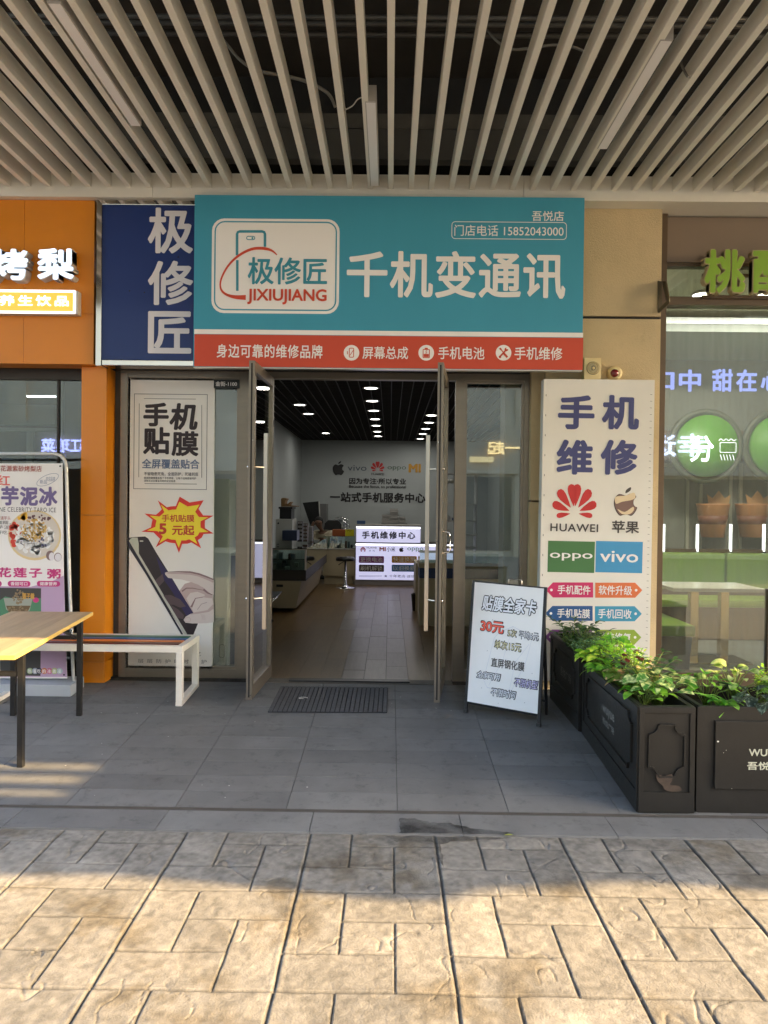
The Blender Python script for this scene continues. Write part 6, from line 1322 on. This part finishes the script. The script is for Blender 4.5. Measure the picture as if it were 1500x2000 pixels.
# small litter
LIT_W = M('paper_scrap', (.6, .58, .55), .8); LITG = M('fallen_green_leaf', C(140, 150, 60), .6)
d_ = P(985, 1631, 2) - CAM; c = CAM + d_ * ((gz(0) + .006 - CAM.z) / d_.z)
mb = MB(); leaf_on(mb, c, .1, .05, .045, .014, .1, .2); tag(mb.build('fallen_leaf', LITG, org=c), 'small yellow-green leaf lying beside the damp patch', 'leaf')
mb = MB(); rnd2 = random.Random(9)
for _ in range(46):
    x, y = rnd2.uniform(60, 1100), rnd2.choice((rnd2.uniform(1345, 1400), rnd2.uniform(1345, 1560)))
    p = onramp(x, y); r_ = rnd2.uniform(.0025, .006)
    if p.x > 1.3: continue
    mb.add([p + Vector((r_ * math.cos(a * 1.05) * rnd2.uniform(.5, 1.3), r_ * math.sin(a * 1.05) * rnd2.uniform(.5, 1.3), .0035)) for a in range(6)], [list(range(6))])
tag(mb.build('litter', LIT_W), 'tiny pale crumbs scattered over the grey walkway', 'litter', kind='stuff')
mb = MB(); c = onramp(592, 1367) + Vector((0, 0, .016)); mb.tube([c + Vector((.03 * math.cos(a * .5) * (1 + .3 * math.sin(a)), .02 * math.sin(a * .5), 0)) for a in range(11)], .0022, 5)
tag(mb.build('torn_band', LIT_W, org=c), 'thin white torn loop lying on the door mat', 'litter')

# ================================================================== far side of the street, seen only in the panes
opp = thing('opposite_building', 'pale shopping street block across the way, mirrored in the panes', 'building', (0, -11, 0)); zg_ = gz(0)
OW = M('opposite_render', C(214, 198, 170, .85), .8, var=.08, scale=.6); OG = M('opposite_window', (.03, .035, .04), .1)
MB().box(-34, 34, -20, -11.3, zg_, 9.0).build('wall', OW, opp)
mb = MB()
for k in range(16): mb.box(-33 + k * 4.2, -29.6 + k * 4.2, -11.32, -11.28, zg_ + .2, 2.5)
mb.build('shop_window', OG, opp)

mb = MB()
for k in range(17): mb.box(-33.7 + k * 4.2, -33.1 + k * 4.2, -11.5, -11.2, zg_, 8.9)
mb.build('pilaster', M('opposite_stone', C(200, 184, 156), .8), opp)
mb = MB().box(-34.5, 34.5, -11.9, -10.6, 9.0, 9.3); mb.box(-34, 34, -11.45, -11.15, 2.6, 4.2); mb.build('cornice', M('opposite_fascia', C(190, 176, 150), .7), opp)
def refl_sheet(t, Yw): return Sheet(t, frame=lambda x, y, l: Vector((PX(x, y, 2 * 6.135 + 11.0), -11.0 + l, PZ(x, y, 2 * 6.135 + 11.0))))
t = thing('lit_sign', 'gold lit characters across the street, mirrored in the narrow pane', 'sign', (3, -11, 3)); s = refl_sheet(t, 0); GOLD = M('gold_glow', (1, .8, .4), .5, emit=2.4, ecol=(1, .72, .30))
s.text('一起', 952, 862, 1018, 888, GOLD, .03, 0, mirror=True); s.rbox(917, 892, 964, 903, M('gold_plate', (1, .8, .4), .5, emit=1.0, ecol=(1, .75, .35)), 0, 0, 'plate')
t = thing('lit_sign', 'blue-white lit characters across the street, mirrored in the snack shop pane', 'sign', (8, -11, 3)); s = refl_sheet(t, 0); BLW = M('blue_glow', (.7, .8, 1), .5, emit=5.0, ecol=(.62, .70, 1))
s.text('幸运', 1262, 847, 1380, 892, BLW, .03, 0, mirror=True)
t = thing('lit_sign', 'violet-blue lit characters across the street, mirrored in the drinks shop pane', 'sign', (-9, -11, 3)); s = refl_sheet(t, 0); s.text('江琅菜', 80, 856, 164, 884, M('violet_glow', (.5, .5, 1), .5, emit=5.0, ecol=(.36, .40, 1)), .03, 0, mirror=True)
